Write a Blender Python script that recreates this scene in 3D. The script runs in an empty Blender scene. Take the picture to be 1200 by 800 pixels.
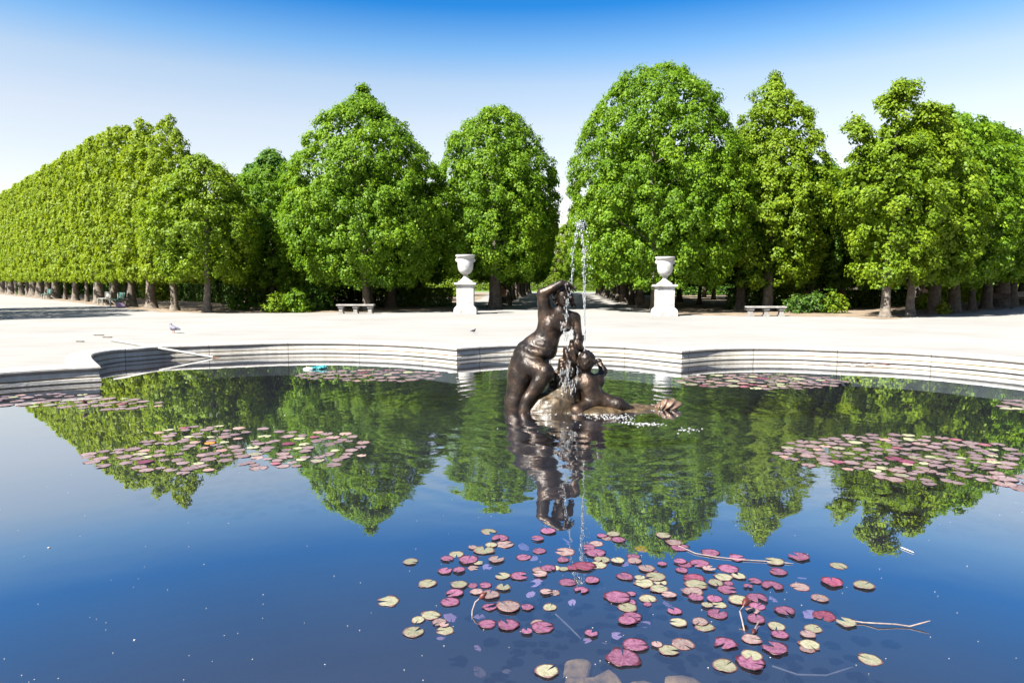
import bpy, bmesh, math, random
import numpy as np
from mathutils import Vector, Matrix

random.seed(7)
rng = np.random.default_rng(11)
sc = bpy.context.scene
C = sc.collection

# ------------------------------------------------------------------ camera
PITCH = math.radians(5.0)
CAMH = 1.6
WATER = -0.28
cam = bpy.data.cameras.new('camera')
cam.lens = 24.0
cam.sensor_width = 36.0
cam.clip_start = 0.05
cam.clip_end = 3000
co = bpy.data.objects.new('camera', cam)
C.objects.link(co)
co.location = (0, 0, CAMH)
co.rotation_euler = (math.pi / 2 - PITCH, 0, 0)
sc.camera = co

# ------------------------------------------------------------------ light
SUN_AZ = Vector((-0.74, -0.67, 0)).normalized()
SUN_EL = math.radians(48)
world = bpy.data.worlds.new('World')
sc.world = world
world.use_nodes = True
wn = world.node_tree.nodes
wl = world.node_tree.links
wn.clear()
w_out = wn.new('ShaderNodeOutputWorld')
w_bg = wn.new('ShaderNodeBackground')
w_bg.inputs['Strength'].default_value = 0.056
w_sky = wn.new('ShaderNodeTexSky')
w_sky.sky_type = 'NISHITA'
w_sky.sun_disc = False
w_sky.sun_elevation = SUN_EL
w_sky.sun_rotation = math.atan2(SUN_AZ.x, SUN_AZ.y)
w_sky.air_density = 1.0
w_sky.dust_density = 0.6
# the blue of this sky deepens quickly with height above the horizon
w_tc = wn.new('ShaderNodeTexCoord')
w_sep = wn.new('ShaderNodeSeparateXYZ')
w_map = wn.new('ShaderNodeMapRange')
w_map.inputs['From Min'].default_value = 0.0
w_map.inputs['From Max'].default_value = 0.7
w_ramp = wn.new('ShaderNodeValToRGB')
w_mul = wn.new('ShaderNodeMix')
w_mul.data_type = 'RGBA'
w_mul.blend_type = 'MULTIPLY'
w_mul.inputs['Factor'].default_value = 1.0
w_gain = wn.new('ShaderNodeVectorMath')
w_gain.operation = 'SCALE'
w_gain.inputs['Scale'].default_value = 1.5
wl.new(w_tc.outputs['Generated'], w_sep.inputs[0])
wl.new(w_sep.outputs['Z'], w_map.inputs['Value'])
wl.new(w_map.outputs[0], w_ramp.inputs['Fac'])
wl.new(w_sky.outputs['Color'], w_mul.inputs['A'])
wl.new(w_ramp.outputs['Color'], w_mul.inputs['B'])
wl.new(w_mul.outputs['Result'], w_gain.inputs[0])
wl.new(w_gain.outputs[0], w_bg.inputs['Color'])
wl.new(w_bg.outputs[0], w_out.inputs['Surface'])
G_ = 1.5
SKY_STOPS = [(0.0, (1.0, .80, .74)), (.18, (1.22, .95, .78)), (.305, (1.32, 1.02, .84)), (.383, (1.13, 1.0, .88)), (.441, (.60, .84, .95)), (.515, (.085, .51, .89)), (.60, (.15, .48, .76)), (.693, (.24, .46, .66)), (.857, (.5, .68, .85)), (1.0, (.9, .95, 1.0))]
SKY_STOPS = [(p, tuple(c / G_ for c in col)) for p, col in SKY_STOPS]
cr = w_ramp.color_ramp
while len(cr.elements) > 1:
    cr.elements.remove(cr.elements[0])
cr.elements[0].position = SKY_STOPS[0][0]
cr.elements[0].color = (*SKY_STOPS[0][1], 1)
for p, c in SKY_STOPS[1:]:
    e = cr.elements.new(p)
    e.color = (*c, 1)

sun = bpy.data.lights.new('sun', 'SUN')
sun.energy = 4.8
sun.angle = math.radians(0.5)
sun.color = (1.0, 0.95, 0.86)
so = bpy.data.objects.new('sun', sun)
C.objects.link(so)
sd = Vector((SUN_AZ.x * math.cos(SUN_EL), SUN_AZ.y * math.cos(SUN_EL), math.sin(SUN_EL)))
so.rotation_euler = (-sd).to_track_quat('-Z', 'Y').to_euler()
so.location = (-30, -30, 60)
sc.view_settings.view_transform = 'Standard'
sc.view_settings.look = 'None'
sc.view_settings.gamma = 1.0
sc.view_settings.exposure = 2.05
sc.cycles.max_bounces = 8
sc.cycles.transparent_max_bounces = 12
sc.cycles.caustics_reflective = False
sc.cycles.caustics_refractive = False


# ------------------------------------------------------------------ helpers
def ray(px, py):
    x = (px - 600) / 800.0
    y = (400 - py) / 800.0
    cp, sp = math.cos(PITCH), math.sin(PITCH)
    return Vector((x, cp + y * sp, -sp + y * cp))


def P(px, py, z=0.0):
    d = ray(px, py)
    t = (z - CAMH) / d.z
    return Vector((0, 0, CAMH)) + d * t


def Q(px, py, Y):
    d = ray(px, py)
    return Vector((0, 0, CAMH)) + d * (Y / d.y)


def tag(o, label=None, cat=None, group=None, kind=None):
    if label:
        o['label'] = label
    if cat:
        o['category'] = cat
    if group:
        o['group'] = group
    if kind:
        o['kind'] = kind
    return o


def empty(name, loc, rz=0.0, **k):
    o = bpy.data.objects.new(name, None)
    C.objects.link(o)
    o.location = loc
    o.rotation_euler = (0, 0, rz)
    o.empty_display_size = 0.2
    tag(o, **k)
    return o


def link(name, me, mat=None, parent=None, loc=(0, 0, 0)):
    o = bpy.data.objects.new(name, me)
    C.objects.link(o)
    o.location = loc
    if mat is not None:
        if len(me.materials) == 0:
            me.materials.append(mat)
        elif me.materials[0] != mat:
            o.material_slots[0].link = 'OBJECT'
            o.material_slots[0].material = mat
    if parent is not None:
        o.parent = parent
    return o


def mesh_np(name, verts, faces, smooth=True):
    """faces: (n,4) or (n,3) int array, or list of lists"""
    me = bpy.data.meshes.new(name)
    verts = np.asarray(verts, dtype=np.float32)
    if isinstance(faces, np.ndarray):
        n, k = faces.shape
        me.vertices.add(len(verts))
        me.vertices.foreach_set('co', verts.ravel())
        me.loops.add(n * k)
        me.loops.foreach_set('vertex_index', faces.astype(np.int32).ravel())
        me.polygons.add(n)
        me.polygons.foreach_set('loop_start', np.arange(0, n * k, k, dtype=np.int32))
        me.update(calc_edges=True)
        me.validate()
    else:
        me.from_pydata([tuple(map(float, v)) for v in verts], [], faces)
        me.update()
    if smooth:
        me.polygons.foreach_set('use_smooth', np.ones(len(me.polygons), dtype=bool))
    return me


class MB:
    def __init__(self):
        self.v = []
        self.f = []

    def add(self, vs, fs):
        b = len(self.v)
        self.v += [tuple(v) for v in vs]
        self.f += [[b + i for i in f] for f in fs]

    def box(self, x0, x1, y0, y1, z0, z1, bev=0.0):
        bm = bmesh.new()
        bmesh.ops.create_cube(bm, size=1)
        for v in bm.verts:
            v.co = Vector((x0 + (v.co.x + .5) * (x1 - x0), y0 + (v.co.y + .5) * (y1 - y0), z0 + (v.co.z + .5) * (z1 - z0)))
        if bev > 0:
            bmesh.ops.bevel(bm, geom=list(bm.edges), offset=bev, segments=2, profile=0.5, affect='EDGES')
        bm.verts.index_update()
        self.add([v.co for v in bm.verts], [[v.index for v in f.verts] for f in bm.faces])
        bm.free()

    def lathe(self, prof, n=32, ax=1.0, ay=1.0, cx=0, cy=0, pw=None):
        vs = []
        for r, z in prof:
            for i in range(n):
                a = 2 * math.pi * i / n
                ca, sa = math.cos(a), math.sin(a)
                if pw:
                    m = (abs(ca) ** pw + abs(sa) ** pw) ** (-1 / pw)
                else:
                    m = 1
                vs.append((cx + r * m * ca * ax, cy + r * m * sa * ay, z))
        fs = []
        for j in range(len(prof) - 1):
            for i in range(n):
                a, b = j * n + i, j * n + (i + 1) % n
                fs.append([a, b, b + n, a + n])
        fs.append(list(range(n))[::-1])
        fs.append([(len(prof) - 1) * n + i for i in range(n)])
        self.add(vs, fs)

    def tube(self, pts, rads, n=10, wob=0.0):
        pts = [Vector(p) for p in pts]
        vs, fs = [], []
        up = Vector((0.13, 0.97, 0.2))
        for i, p in enumerate(pts):
            t = (pts[min(i + 1, len(pts) - 1)] - pts[max(i - 1, 0)])
            if t.length < 1e-9:
                t = Vector((0, 0, 1))
            t.normalize()
            if abs(t.dot(up)) > .93:
                u0 = Vector((1, 0.1, 0))
            else:
                u0 = up
            u = t.cross(u0).normalized()
            w = t.cross(u)
            for k in range(n):
                a = 2 * math.pi * k / n
                r = rads[i] * (1 + wob * math.sin(3 * a + i * .9) + wob * .7 * math.sin(5 * a - i * .5))
                vs.append(p + (u * math.cos(a) + w * math.sin(a)) * r)
        for i in range(len(pts) - 1):
            for k in range(n):
                a, b = i * n + k, i * n + (k + 1) % n
                fs.append([a, a + n, b + n, b])
        fs.append(list(range(n)))
        fs.append([(len(pts) - 1) * n + k for k in range(n)][::-1])
        self.add(vs, fs)

    def mesh(self, name, smooth=False, angle=40):
        me = bpy.data.meshes.new(name)
        me.from_pydata(self.v, [], self.f)
        me.update()
        bm = bmesh.new()
        bm.from_mesh(me)
        bmesh.ops.recalc_face_normals(bm, faces=bm.faces)
        if smooth:
            for f in bm.faces:
                f.smooth = True
            lim = math.radians(angle)
            for e in bm.edges:
                if len(e.link_faces) == 2 and e.calc_face_angle(0) > lim:
                    e.smooth = False
        bm.to_mesh(me)
        bm.free()
        return me


# ------------------------------------------------------------------ materials
def new_mat(name):
    m = bpy.data.materials.new(name)
    m.use_nodes = True
    nt = m.node_tree
    nt.nodes.clear()
    out = nt.nodes.new('ShaderNodeOutputMaterial')
    return m, nt, out


def N(nt, t, **k):
    n = nt.nodes.new(t)
    for a, v in k.items():
        setattr(n, a, v)
    return n


def ramp(nt, stops):
    r = N(nt, 'ShaderNodeValToRGB')
    c = r.color_ramp
    c.elements[0].position = stops[0][0]
    c.elements[0].color = (*stops[0][1], 1)
    c.elements[1].position = stops[-1][0]
    c.elements[1].color = (*stops[-1][1], 1)
    for p, col in stops[1:-1]:
        e = c.elements.new(p)
        e.color = (*col, 1)
    return r


def noise(nt, vec, scale, detail=4, rough=.55):
    n = N(nt, 'ShaderNodeTexNoise')
    n.inputs['Scale'].default_value = scale
    n.inputs['Detail'].default_value = detail
    n.inputs['Roughness'].default_value = rough
    if vec is not None:
        nt.links.new(vec, n.inputs['Vector'])
    return n


def simple(name, stops, scale=3.0, rough=.6, metal=0.0, bump=0.0, bscale=20.0, detail=5, spec=0.4, coord='Object', rvar=0.0, coat=0):
    m, nt, out = new_mat(name)
    L = nt.links.new
    tc = N(nt, 'ShaderNodeTexCoord')
    ns = noise(nt, tc.outputs[coord], scale, detail)
    rp = ramp(nt, stops)
    L(ns.outputs['Fac'], rp.inputs['Fac'])
    b = N(nt, 'ShaderNodeBsdfPrincipled')
    L(rp.outputs['Color'], b.inputs['Base Color'])
    b.inputs['Roughness'].default_value = rough
    b.inputs['Metallic'].default_value = metal
    b.inputs['Specular IOR Level'].default_value = spec
    b.inputs['Coat Weight'].default_value = coat
    b.inputs['Coat Roughness'].default_value = .1
    if rvar:
        mr = N(nt, 'ShaderNodeMapRange')
        mr.inputs['To Min'].default_value = rough - rvar
        mr.inputs['To Max'].default_value = rough + rvar
        mr.inputs['From Min'].default_value = .3
        mr.inputs['From Max'].default_value = .7
        n3 = noise(nt, tc.outputs[coord], scale * 2.3, 3)
        L(n3.outputs['Fac'], mr.inputs['Value'])
        L(mr.outputs[0], b.inputs['Roughness'])
    if bump > 0:
        n2 = noise(nt, tc.outputs[coord], bscale, 6)
        bp = N(nt, 'ShaderNodeBump')
        bp.inputs['Strength'].default_value = bump
        bp.inputs['Distance'].default_value = .02
        L(n2.outputs['Fac'], bp.inputs['Height'])
        L(bp.outputs[0], b.inputs['Normal'])
    L(b.outputs[0], out.inputs['Surface'])
    return m


def leaf_mat(name, stops, trans=0.46, rough=.5):
    m, nt, out = new_mat(name)
    L = nt.links.new
    at = N(nt, 'ShaderNodeAttribute', attribute_name='tint')
    rp = ramp(nt, stops)
    L(at.outputs['Fac'], rp.inputs['Fac'])
    b = N(nt, 'ShaderNodeBsdfPrincipled')
    L(rp.outputs['Color'], b.inputs['Base Color'])
    b.inputs['Roughness'].default_value = rough
    b.inputs['Specular IOR Level'].default_value = .22
    t = N(nt, 'ShaderNodeBsdfTranslucent')
    mx = N(nt, 'ShaderNodeMix', data_type='RGBA', blend_type='MULTIPLY')
    mx.inputs['Factor'].default_value = 1
    mx.inputs['B'].default_value = (1.15, 1.1, .55, 1)
    L(rp.outputs['Color'], mx.inputs['A'])
    L(mx.outputs['Result'], t.inputs['Color'])
    ms = N(nt, 'ShaderNodeMixShader')
    ms.inputs['Fac'].default_value = trans
    L(b.outputs[0], ms.inputs[1])
    L(t.outputs[0], ms.inputs[2])
    L(ms.outputs[0], out.inputs['Surface'])
    return m


M = {}
M['leaf_linden'] = leaf_mat('leaf_linden', [(0, (.045, .105, .007)), (.5, (.112, .215, .010)), (1, (.205, .31, .016))])
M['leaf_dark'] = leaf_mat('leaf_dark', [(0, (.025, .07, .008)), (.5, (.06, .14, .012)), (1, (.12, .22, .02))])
M['leaf_bright'] = leaf_mat('leaf_bright', [(0, (.065, .125, .008)), (.5, (.14, .225, .010)), (1, (.235, .31, .018))])
M['leaf_lime'] = leaf_mat('leaf_lime', [(0, (.095, .155, .010)), (.5, (.175, .25, .013)), (1, (.26, .325, .022))])
M['leaf_yellow'] = leaf_mat('leaf_yellow', [(0, (.10, .15, .010)), (.5, (.2, .27, .02)), (1, (.33, .36, .03))])
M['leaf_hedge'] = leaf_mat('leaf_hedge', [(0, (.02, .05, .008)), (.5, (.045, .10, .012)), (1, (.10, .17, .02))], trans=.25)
M['bark'] = simple('bark', [(.3, (.065, .054, .045)), (.7, (.185, .158, .13))], 6, .9, bump=.8, bscale=18, spec=.2)
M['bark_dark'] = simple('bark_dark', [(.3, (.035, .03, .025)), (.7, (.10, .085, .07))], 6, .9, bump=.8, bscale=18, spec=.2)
M['white_stone'] = simple('white_stone', [(.28, (.20, .195, .18)), (.5, (.36, .355, .345)), (.72, (.43, .428, .42))], 3.2, .75, bump=.15, bscale=30, spec=.25, detail=8)
M['bench_stone'] = simple('bench_stone', [(.3, (.16, .152, .14)), (.7, (.28, .27, .255))], 4, .85, bump=.3, bscale=35, spec=.2)
M['bronze'] = simple('bronze', [(.3, (.004, .003, .003)), (.5, (.019, .012, .008)), (.72, (.066, .040, .025))], 4.6, .38, metal=.5, bump=.5, bscale=26, spec=.5, rvar=.1)
M['bronze_dark'] = simple('bronze_dark', [(.3, (.01, .008, .007)), (.7, (.055, .034, .022))], 7, .3, metal=.7, bump=.5, bscale=40, spec=.5)
M['wet_rock'] = simple('wet_rock', [(.3, (.008, .006, .004)), (.5, (.042, .027, .011)), (.74, (.11, .075, .036))], 8, .45, bump=1.0, bscale=11, spec=.5, coat=.15)
M['shell'] = simple('shell', [(.3, (.05, .026, .018)), (.7, (.17, .11, .075))], 9, .4, bump=.3, bscale=30, coat=.3)
M['green_paint'] = simple('green_paint', [(.3, (.02, .09, .075)), (.7, (.045, .16, .135))], 6, .5)
M['cast_grey'] = simple('cast_grey', [(.3, (.2, .2, .19)), (.7, (.34, .34, .32))], 6, .7, bump=.2)
M['pole_paint'] = simple('pole_paint', [(.3, (.27, .26, .24)), (.7, (.40, .39, .37))], 9, .6, bump=.2)
M['rust'] = simple('rust', [(.3, (.07, .04, .025)), (.7, (.15, .09, .06))], 20, .8)
M['stem'] = simple('stem', [(.3, (.12, .09, .085)), (.7, (.22, .175, .155))], 30, .6)
M['bud_red'] = simple('bud_red', [(.3, (.012, .006, .005)), (.7, (.09, .012, .010))], 40, .5)
M['cyan_plastic'] = simple('cyan_plastic', [(.3, (.012, .13, .14)), (.7, (.04, .21, .21))], 8, .4)
M['white_plastic'] = simple('white_plastic', [(.3, (.3, .3, .3)), (.7, (.4, .4, .4))], 8, .4)
M['petal'] = simple('petal', [(.3, (.3, .29, .28)), (.7, (.42, .41, .4))], 30, .6)
M['foam'] = simple('foam', [(.3, (.30, .31, .32)), (.7, (.38, .38, .38))], 30, .7, bump=.6, bscale=60)
M['under_stone'] = simple('under_stone', [(.3, (.08, .04, .015)), (.7, (.62, .34, .13))], 9, .9, bump=.6, bscale=22)
M['pigeon_grey'] = simple('pigeon_grey', [(.35, (.06, .06, .085)), (.65, (.16, .16, .21))], 12, .6)
M['pigeon_dark'] = simple('pigeon_dark', [(.35, (.012, .012, .018)), (.65, (.035, .035, .05))], 16, .5)
M['pink_leg'] = simple('pink_leg', [(.3, (.4, .12, .1)), (.7, (.5, .2, .16))], 16, .6)
M['skin'] = simple('skin', [(.3, (.45, .26, .18)), (.7, (.56, .34, .25))], 4, .6)
M['cloth_pink'] = simple('cloth_pink', [(.3, (.6, .42, .40)), (.7, (.75, .6, .57))], 9, .8)
M['cloth_red'] = simple('cloth_red', [(.3, (.30, .12, .09)), (.7, (.45, .22, .17))], 9, .8)
M['cloth_dark'] = simple('cloth_dark', [(.3, (.03, .03, .05)), (.7, (.08, .08, .11))], 9, .8)
M['hair_brown'] = simple('hair_brown', [(.3, (.02, .012, .008)), (.7, (.07, .04, .025))], 30, .6)
M['cloth_lilac'] = simple('cloth_lilac', [(.3, (.1, .08, .2)), (.7, (.3, .22, .28))], 14, .8)


def water_drop_mat():
    m, nt, out = new_mat('water_drop')
    L = nt.links.new
    g = N(nt, 'ShaderNodeBsdfGlossy')
    g.inputs['Roughness'].default_value = .12
    d = N(nt, 'ShaderNodeBsdfDiffuse')
    d.inputs['Color'].default_value = (.42, .44, .46, 1)
    t = N(nt, 'ShaderNodeBsdfTransparent')
    t.inputs['Color'].default_value = (.93, .95, .96, 1)
    m1 = N(nt, 'ShaderNodeMixShader')
    m1.inputs['Fac'].default_value = .55
    L(g.outputs[0], m1.inputs[1])
    L(d.outputs[0], m1.inputs[2])
    m2 = N(nt, 'ShaderNodeMixShader')
    m2.inputs['Fac'].default_value = .6
    L(t.outputs[0], m2.inputs[1])
    L(m1.outputs[0], m2.inputs[2])
    L(m2.outputs[0], out.inputs['Surface'])
    return m


M['water_drop'] = water_drop_mat()


def gravel_mat():
    m, nt, out = new_mat('gravel')
    L = nt.links.new
    tc = N(nt, 'ShaderNodeTexCoord')
    a = noise(nt, tc.outputs['Object'], .25, 6, .6)
    b = noise(nt, tc.outputs['Object'], 45, 4, .7)
    r1 = ramp(nt, [(.3, (.218, .213, .202)), (.7, (.268, .264, .256))])
    L(a.outputs['Fac'], r1.inputs['Fac'])
    r2 = ramp(nt, [(.3, (.72, .71, .7)), (.65, (1, 1, 1))])
    L(b.outputs['Fac'], r2.inputs['Fac'])
    mx = N(nt, 'ShaderNodeMix', data_type='RGBA', blend_type='MULTIPLY')
    mx.inputs['Factor'].default_value = 1
    L(r1.outputs['Color'], mx.inputs['A'])
    L(r2.outputs['Color'], mx.inputs['B'])
    mp = N(nt, 'ShaderNodeMapping')
    mp.inputs['Scale'].default_value = (.35, 1.6, 1)
    L(tc.outputs['Object'], mp.inputs['Vector'])
    c = noise(nt, mp.outputs[0], 1.1, 8, .7)
    r3 = ramp(nt, [(.3, (.80, .77, .73)), (.5, (1, 1, 1))])
    L(c.outputs['Fac'], r3.inputs['Fac'])
    mx0 = mx
    mx = N(nt, 'ShaderNodeMix', data_type='RGBA', blend_type='MULTIPLY')
    mx.inputs['Factor'].default_value = .8
    L(mx0.outputs['Result'], mx.inputs['A'])
    L(r3.outputs['Color'], mx.inputs['B'])
    bs = N(nt, 'ShaderNodeBsdfPrincipled')
    bs.inputs['Roughness'].default_value = .95
    bs.inputs['Specular IOR Level'].default_value = .1
    L(mx.outputs['Result'], bs.inputs['Base Color'])
    bp = N(nt, 'ShaderNodeBump')
    bp.inputs['Strength'].default_value = .5
    bp.inputs['Distance'].default_value = .015
    L(b.outputs['Fac'], bp.inputs['Height'])
    L(bp.outputs[0], bs.inputs['Normal'])
    L(bs.outputs[0], out.inputs['Surface'])
    return m


M['gravel'] = gravel_mat()
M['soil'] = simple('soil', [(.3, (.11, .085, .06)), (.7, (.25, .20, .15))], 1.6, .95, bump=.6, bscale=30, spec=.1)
M['sand_edge'] = simple('sand_edge', [(.3, (.27, .21, .15)), (.7, (.42, .36, .28))], 1.2, .95, bump=.5, bscale=40, spec=.1)
M['pool_floor'] = simple('pool_floor', [(.3, (.004, .007, .010)), (.7, (.012, .016, .02))], 1.2, .9, bump=.3)
M['grass'] = simple('grass', [(.3, (.05, .10, .02)), (.7, (.11, .18, .03))], 3, .9)


def basin_mat(name, lo, hi, joint=1.7, stain=.5):
    m, nt, out = new_mat(name)
    L = nt.links.new
    tc = N(nt, 'ShaderNodeTexCoord')
    sep = N(nt, 'ShaderNodeSeparateXYZ')
    L(tc.outputs['UV'], sep.inputs[0])
    n1 = noise(nt, tc.outputs['Object'], 1.1, 7, .65)
    r1 = ramp(nt, [(.3, lo), (.65, hi)])
    L(n1.outputs['Fac'], r1.inputs['Fac'])
    # streaks: noise stretched down the wall
    mp = N(nt, 'ShaderNodeMapping')
    mp.inputs['Scale'].default_value = (5, 1.2, 1)
    L(tc.outputs['UV'], mp.inputs['Vector'])
    n2 = noise(nt, mp.outputs[0], 1.0, 6, .7)
    r2 = ramp(nt, [(.42, (.5, .44, .36)), (.62, (1, 1, 1))])
    L(n2.outputs['Fac'], r2.inputs['Fac'])
    mx = N(nt, 'ShaderNodeMix', data_type='RGBA', blend_type='MULTIPLY')
    mx.inputs['Factor'].default_value = stain
    L(r1.outputs['Color'], mx.inputs['A'])
    L(r2.outputs['Color'], mx.inputs['B'])
    # joints between the stones
    md = N(nt, 'ShaderNodeMath', operation='PINGPONG')
    md.inputs[1].default_value = joint / 2
    L(sep.outputs['X'], md.inputs[0])
    lt = N(nt, 'ShaderNodeMath', operation='LESS_THAN')
    lt.inputs[1].default_value = .008
    L(md.outputs[0], lt.inputs[0])
    mj = N(nt, 'ShaderNodeMix', data_type='RGBA')
    mj.inputs['B'].default_value = (.12, .10, .08, 1)
    L(lt.outputs[0], mj.inputs['Factor'])
    L(mx.outputs['Result'], mj.inputs['A'])
    bs = N(nt, 'ShaderNodeBsdfPrincipled')
    bs.inputs['Roughness'].default_value = .85
    bs.inputs['Specular IOR Level'].default_value = .2
    L(mj.outputs['Result'], bs.inputs['Base Color'])
    n3 = noise(nt, tc.outputs['Object'], 25, 6, .6)
    bp = N(nt, 'ShaderNodeBump')
    bp.inputs['Strength'].default_value = .35
    bp.inputs['Distance'].default_value = .02
    L(n3.outputs['Fac'], bp.inputs['Height'])
    L(bp.outputs[0], bs.inputs['Normal'])
    L(bs.outputs[0], out.inputs['Surface'])
    return m


M['coping'] = basin_mat('coping', (.31, .30, .28), (.39, .38, .365), 1.9, .3)
M['basin_wall'] = basin_mat('basin_wall', (.34, .327, .30), (.46, .448, .425), 1.9, .3)
M['ochre_band'] = basin_mat('ochre_band', (.15, .11, .055), (.24, .19, .11), 1.9, .6)

STATUE = P(655, 476, WATER)


def water_mat():
    m, nt, out = new_mat('water')
    L = nt.links.new
    geo = N(nt, 'ShaderNodeNewGeometry')
    # distance from the fountain figure, where the jets fall
    vs = N(nt, 'ShaderNodeVectorMath', operation='SUBTRACT')
    vs.inputs[1].default_value = (STATUE.x + .3, STATUE.y - .3, WATER)
    L(geo.outputs['Position'], vs.inputs[0])
    ln = N(nt, 'ShaderNodeVectorMath', operation='LENGTH')
    L(vs.outputs[0], ln.inputs[0])
    # rings spreading from the figure
    nz = noise(nt, geo.outputs['Position'], .9, 2)
    wob = N(nt, 'ShaderNodeMath', operation='MULTIPLY_ADD')
    wob.inputs[1].default_value = 1.1
    L(nz.outputs['Fac'], wob.inputs[0])
    L(ln.outputs['Value'], wob.inputs[2])
    fr = N(nt, 'ShaderNodeMath', operation='MULTIPLY')
    fr.inputs[1].default_value = 2 * math.pi / .46
    L(wob.outputs[0], fr.inputs[0])
    sn = N(nt, 'ShaderNodeMath', operation='SINE')
    L(fr.outputs[0], sn.inputs[0])
    n1 = noise(nt, geo.outputs['Position'], 5.5, 3, .5)
    n2 = noise(nt, geo.outputs['Position'], 1.3, 2, .5)
    f1 = N(nt, 'ShaderNodeMapRange')
    f1.inputs['From Min'].default_value = .6
    f1.inputs['From Max'].default_value = 5.5
    f1.inputs['To Min'].default_value = 1.0
    f1.inputs['To Max'].default_value = .0
    f1.interpolation_type = 'SMOOTHSTEP'
    L(ln.outputs['Value'], f1.inputs['Value'])
    amp = N(nt, 'ShaderNodeMath', operation='MULTIPLY')
    amp.inputs[1].default_value = .0020
    L(sn.outputs[0], amp.inputs[0])
    a1 = N(nt, 'ShaderNodeMath', operation='MULTIPLY')
    L(amp.outputs[0], a1.inputs[0])
    L(f1.outputs[0], a1.inputs[1])
    # choppy part near the figure
    c1 = N(nt, 'ShaderNodeMath', operation='MULTIPLY')
    c1.inputs[1].default_value = .004
    L(n1.outputs['Fac'], c1.inputs[0])
    fm = N(nt, 'ShaderNodeMath', operation='MULTIPLY_ADD')
    fm.inputs[1].default_value = .9
    fm.inputs[2].default_value = .03
    L(f1.outputs[0], fm.inputs[0])
    c2 = N(nt, 'ShaderNodeMath', operation='MULTIPLY')
    L(c1.outputs[0], c2.inputs[0])
    L(fm.outputs[0], c2.inputs[1])
    s1 = N(nt, 'ShaderNodeMath', operation='ADD')
    L(a1.outputs[0], s1.inputs[0])
    L(c2.outputs[0], s1.inputs[1])
    s2 = N(nt, 'ShaderNodeMath', operation='MULTIPLY_ADD')
    s2.inputs[1].default_value = .0012
    L(n2.outputs['Fac'], s2.inputs[0])
    L(s1.outputs[0], s2.inputs[2])
    bp = N(nt, 'ShaderNodeBump')
    bp.inputs['Strength'].default_value = 1.0
    bp.inputs['Distance'].default_value = 1.0
    L(s2.outputs[0], bp.inputs['Height'])
    gl = N(nt, 'ShaderNodeBsdfGlossy')
    gl.inputs['Roughness'].default_value = .004
    gl.inputs['Color'].default_value = (1, 1, 1, 1)
    L(bp.outputs[0], gl.inputs['Normal'])
    tr = N(nt, 'ShaderNodeBsdfTransparent')
    tr.inputs['Color'].default_value = (.60, .68, .78, 1)
    df = N(nt, 'ShaderNodeBsdfDiffuse')
    df.inputs['Color'].default_value = (.07, .055, .065, 1)
    body = N(nt, 'ShaderNodeMixShader')
    body.inputs['Fac'].default_value = .12
    L(tr.outputs[0], body.inputs[1])
    L(df.outputs[0], body.inputs[2])
    lw = N(nt, 'ShaderNodeLayerWeight')
    lw.inputs['Blend'].default_value = .5
    pwr = N(nt, 'ShaderNodeMath', operation='POWER')
    pwr.inputs[1].default_value = 1.6
    L(lw.outputs['Facing'], pwr.inputs[0])
    fz = N(nt, 'ShaderNodeMath', operation='MULTIPLY_ADD')
    fz.inputs[1].default_value = .80
    fz.inputs[2].default_value = .09
    L(pwr.outputs[0], fz.inputs[0])
    mx = N(nt, 'ShaderNodeMixShader')
    L(fz.outputs[0], mx.inputs['Fac'])
    L(body.outputs[0], mx.inputs[1])
    L(gl.outputs[0], mx.inputs[2])
    L(mx.outputs[0], out.inputs['Surface'])
    return m


M['water'] = water_mat()


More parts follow.
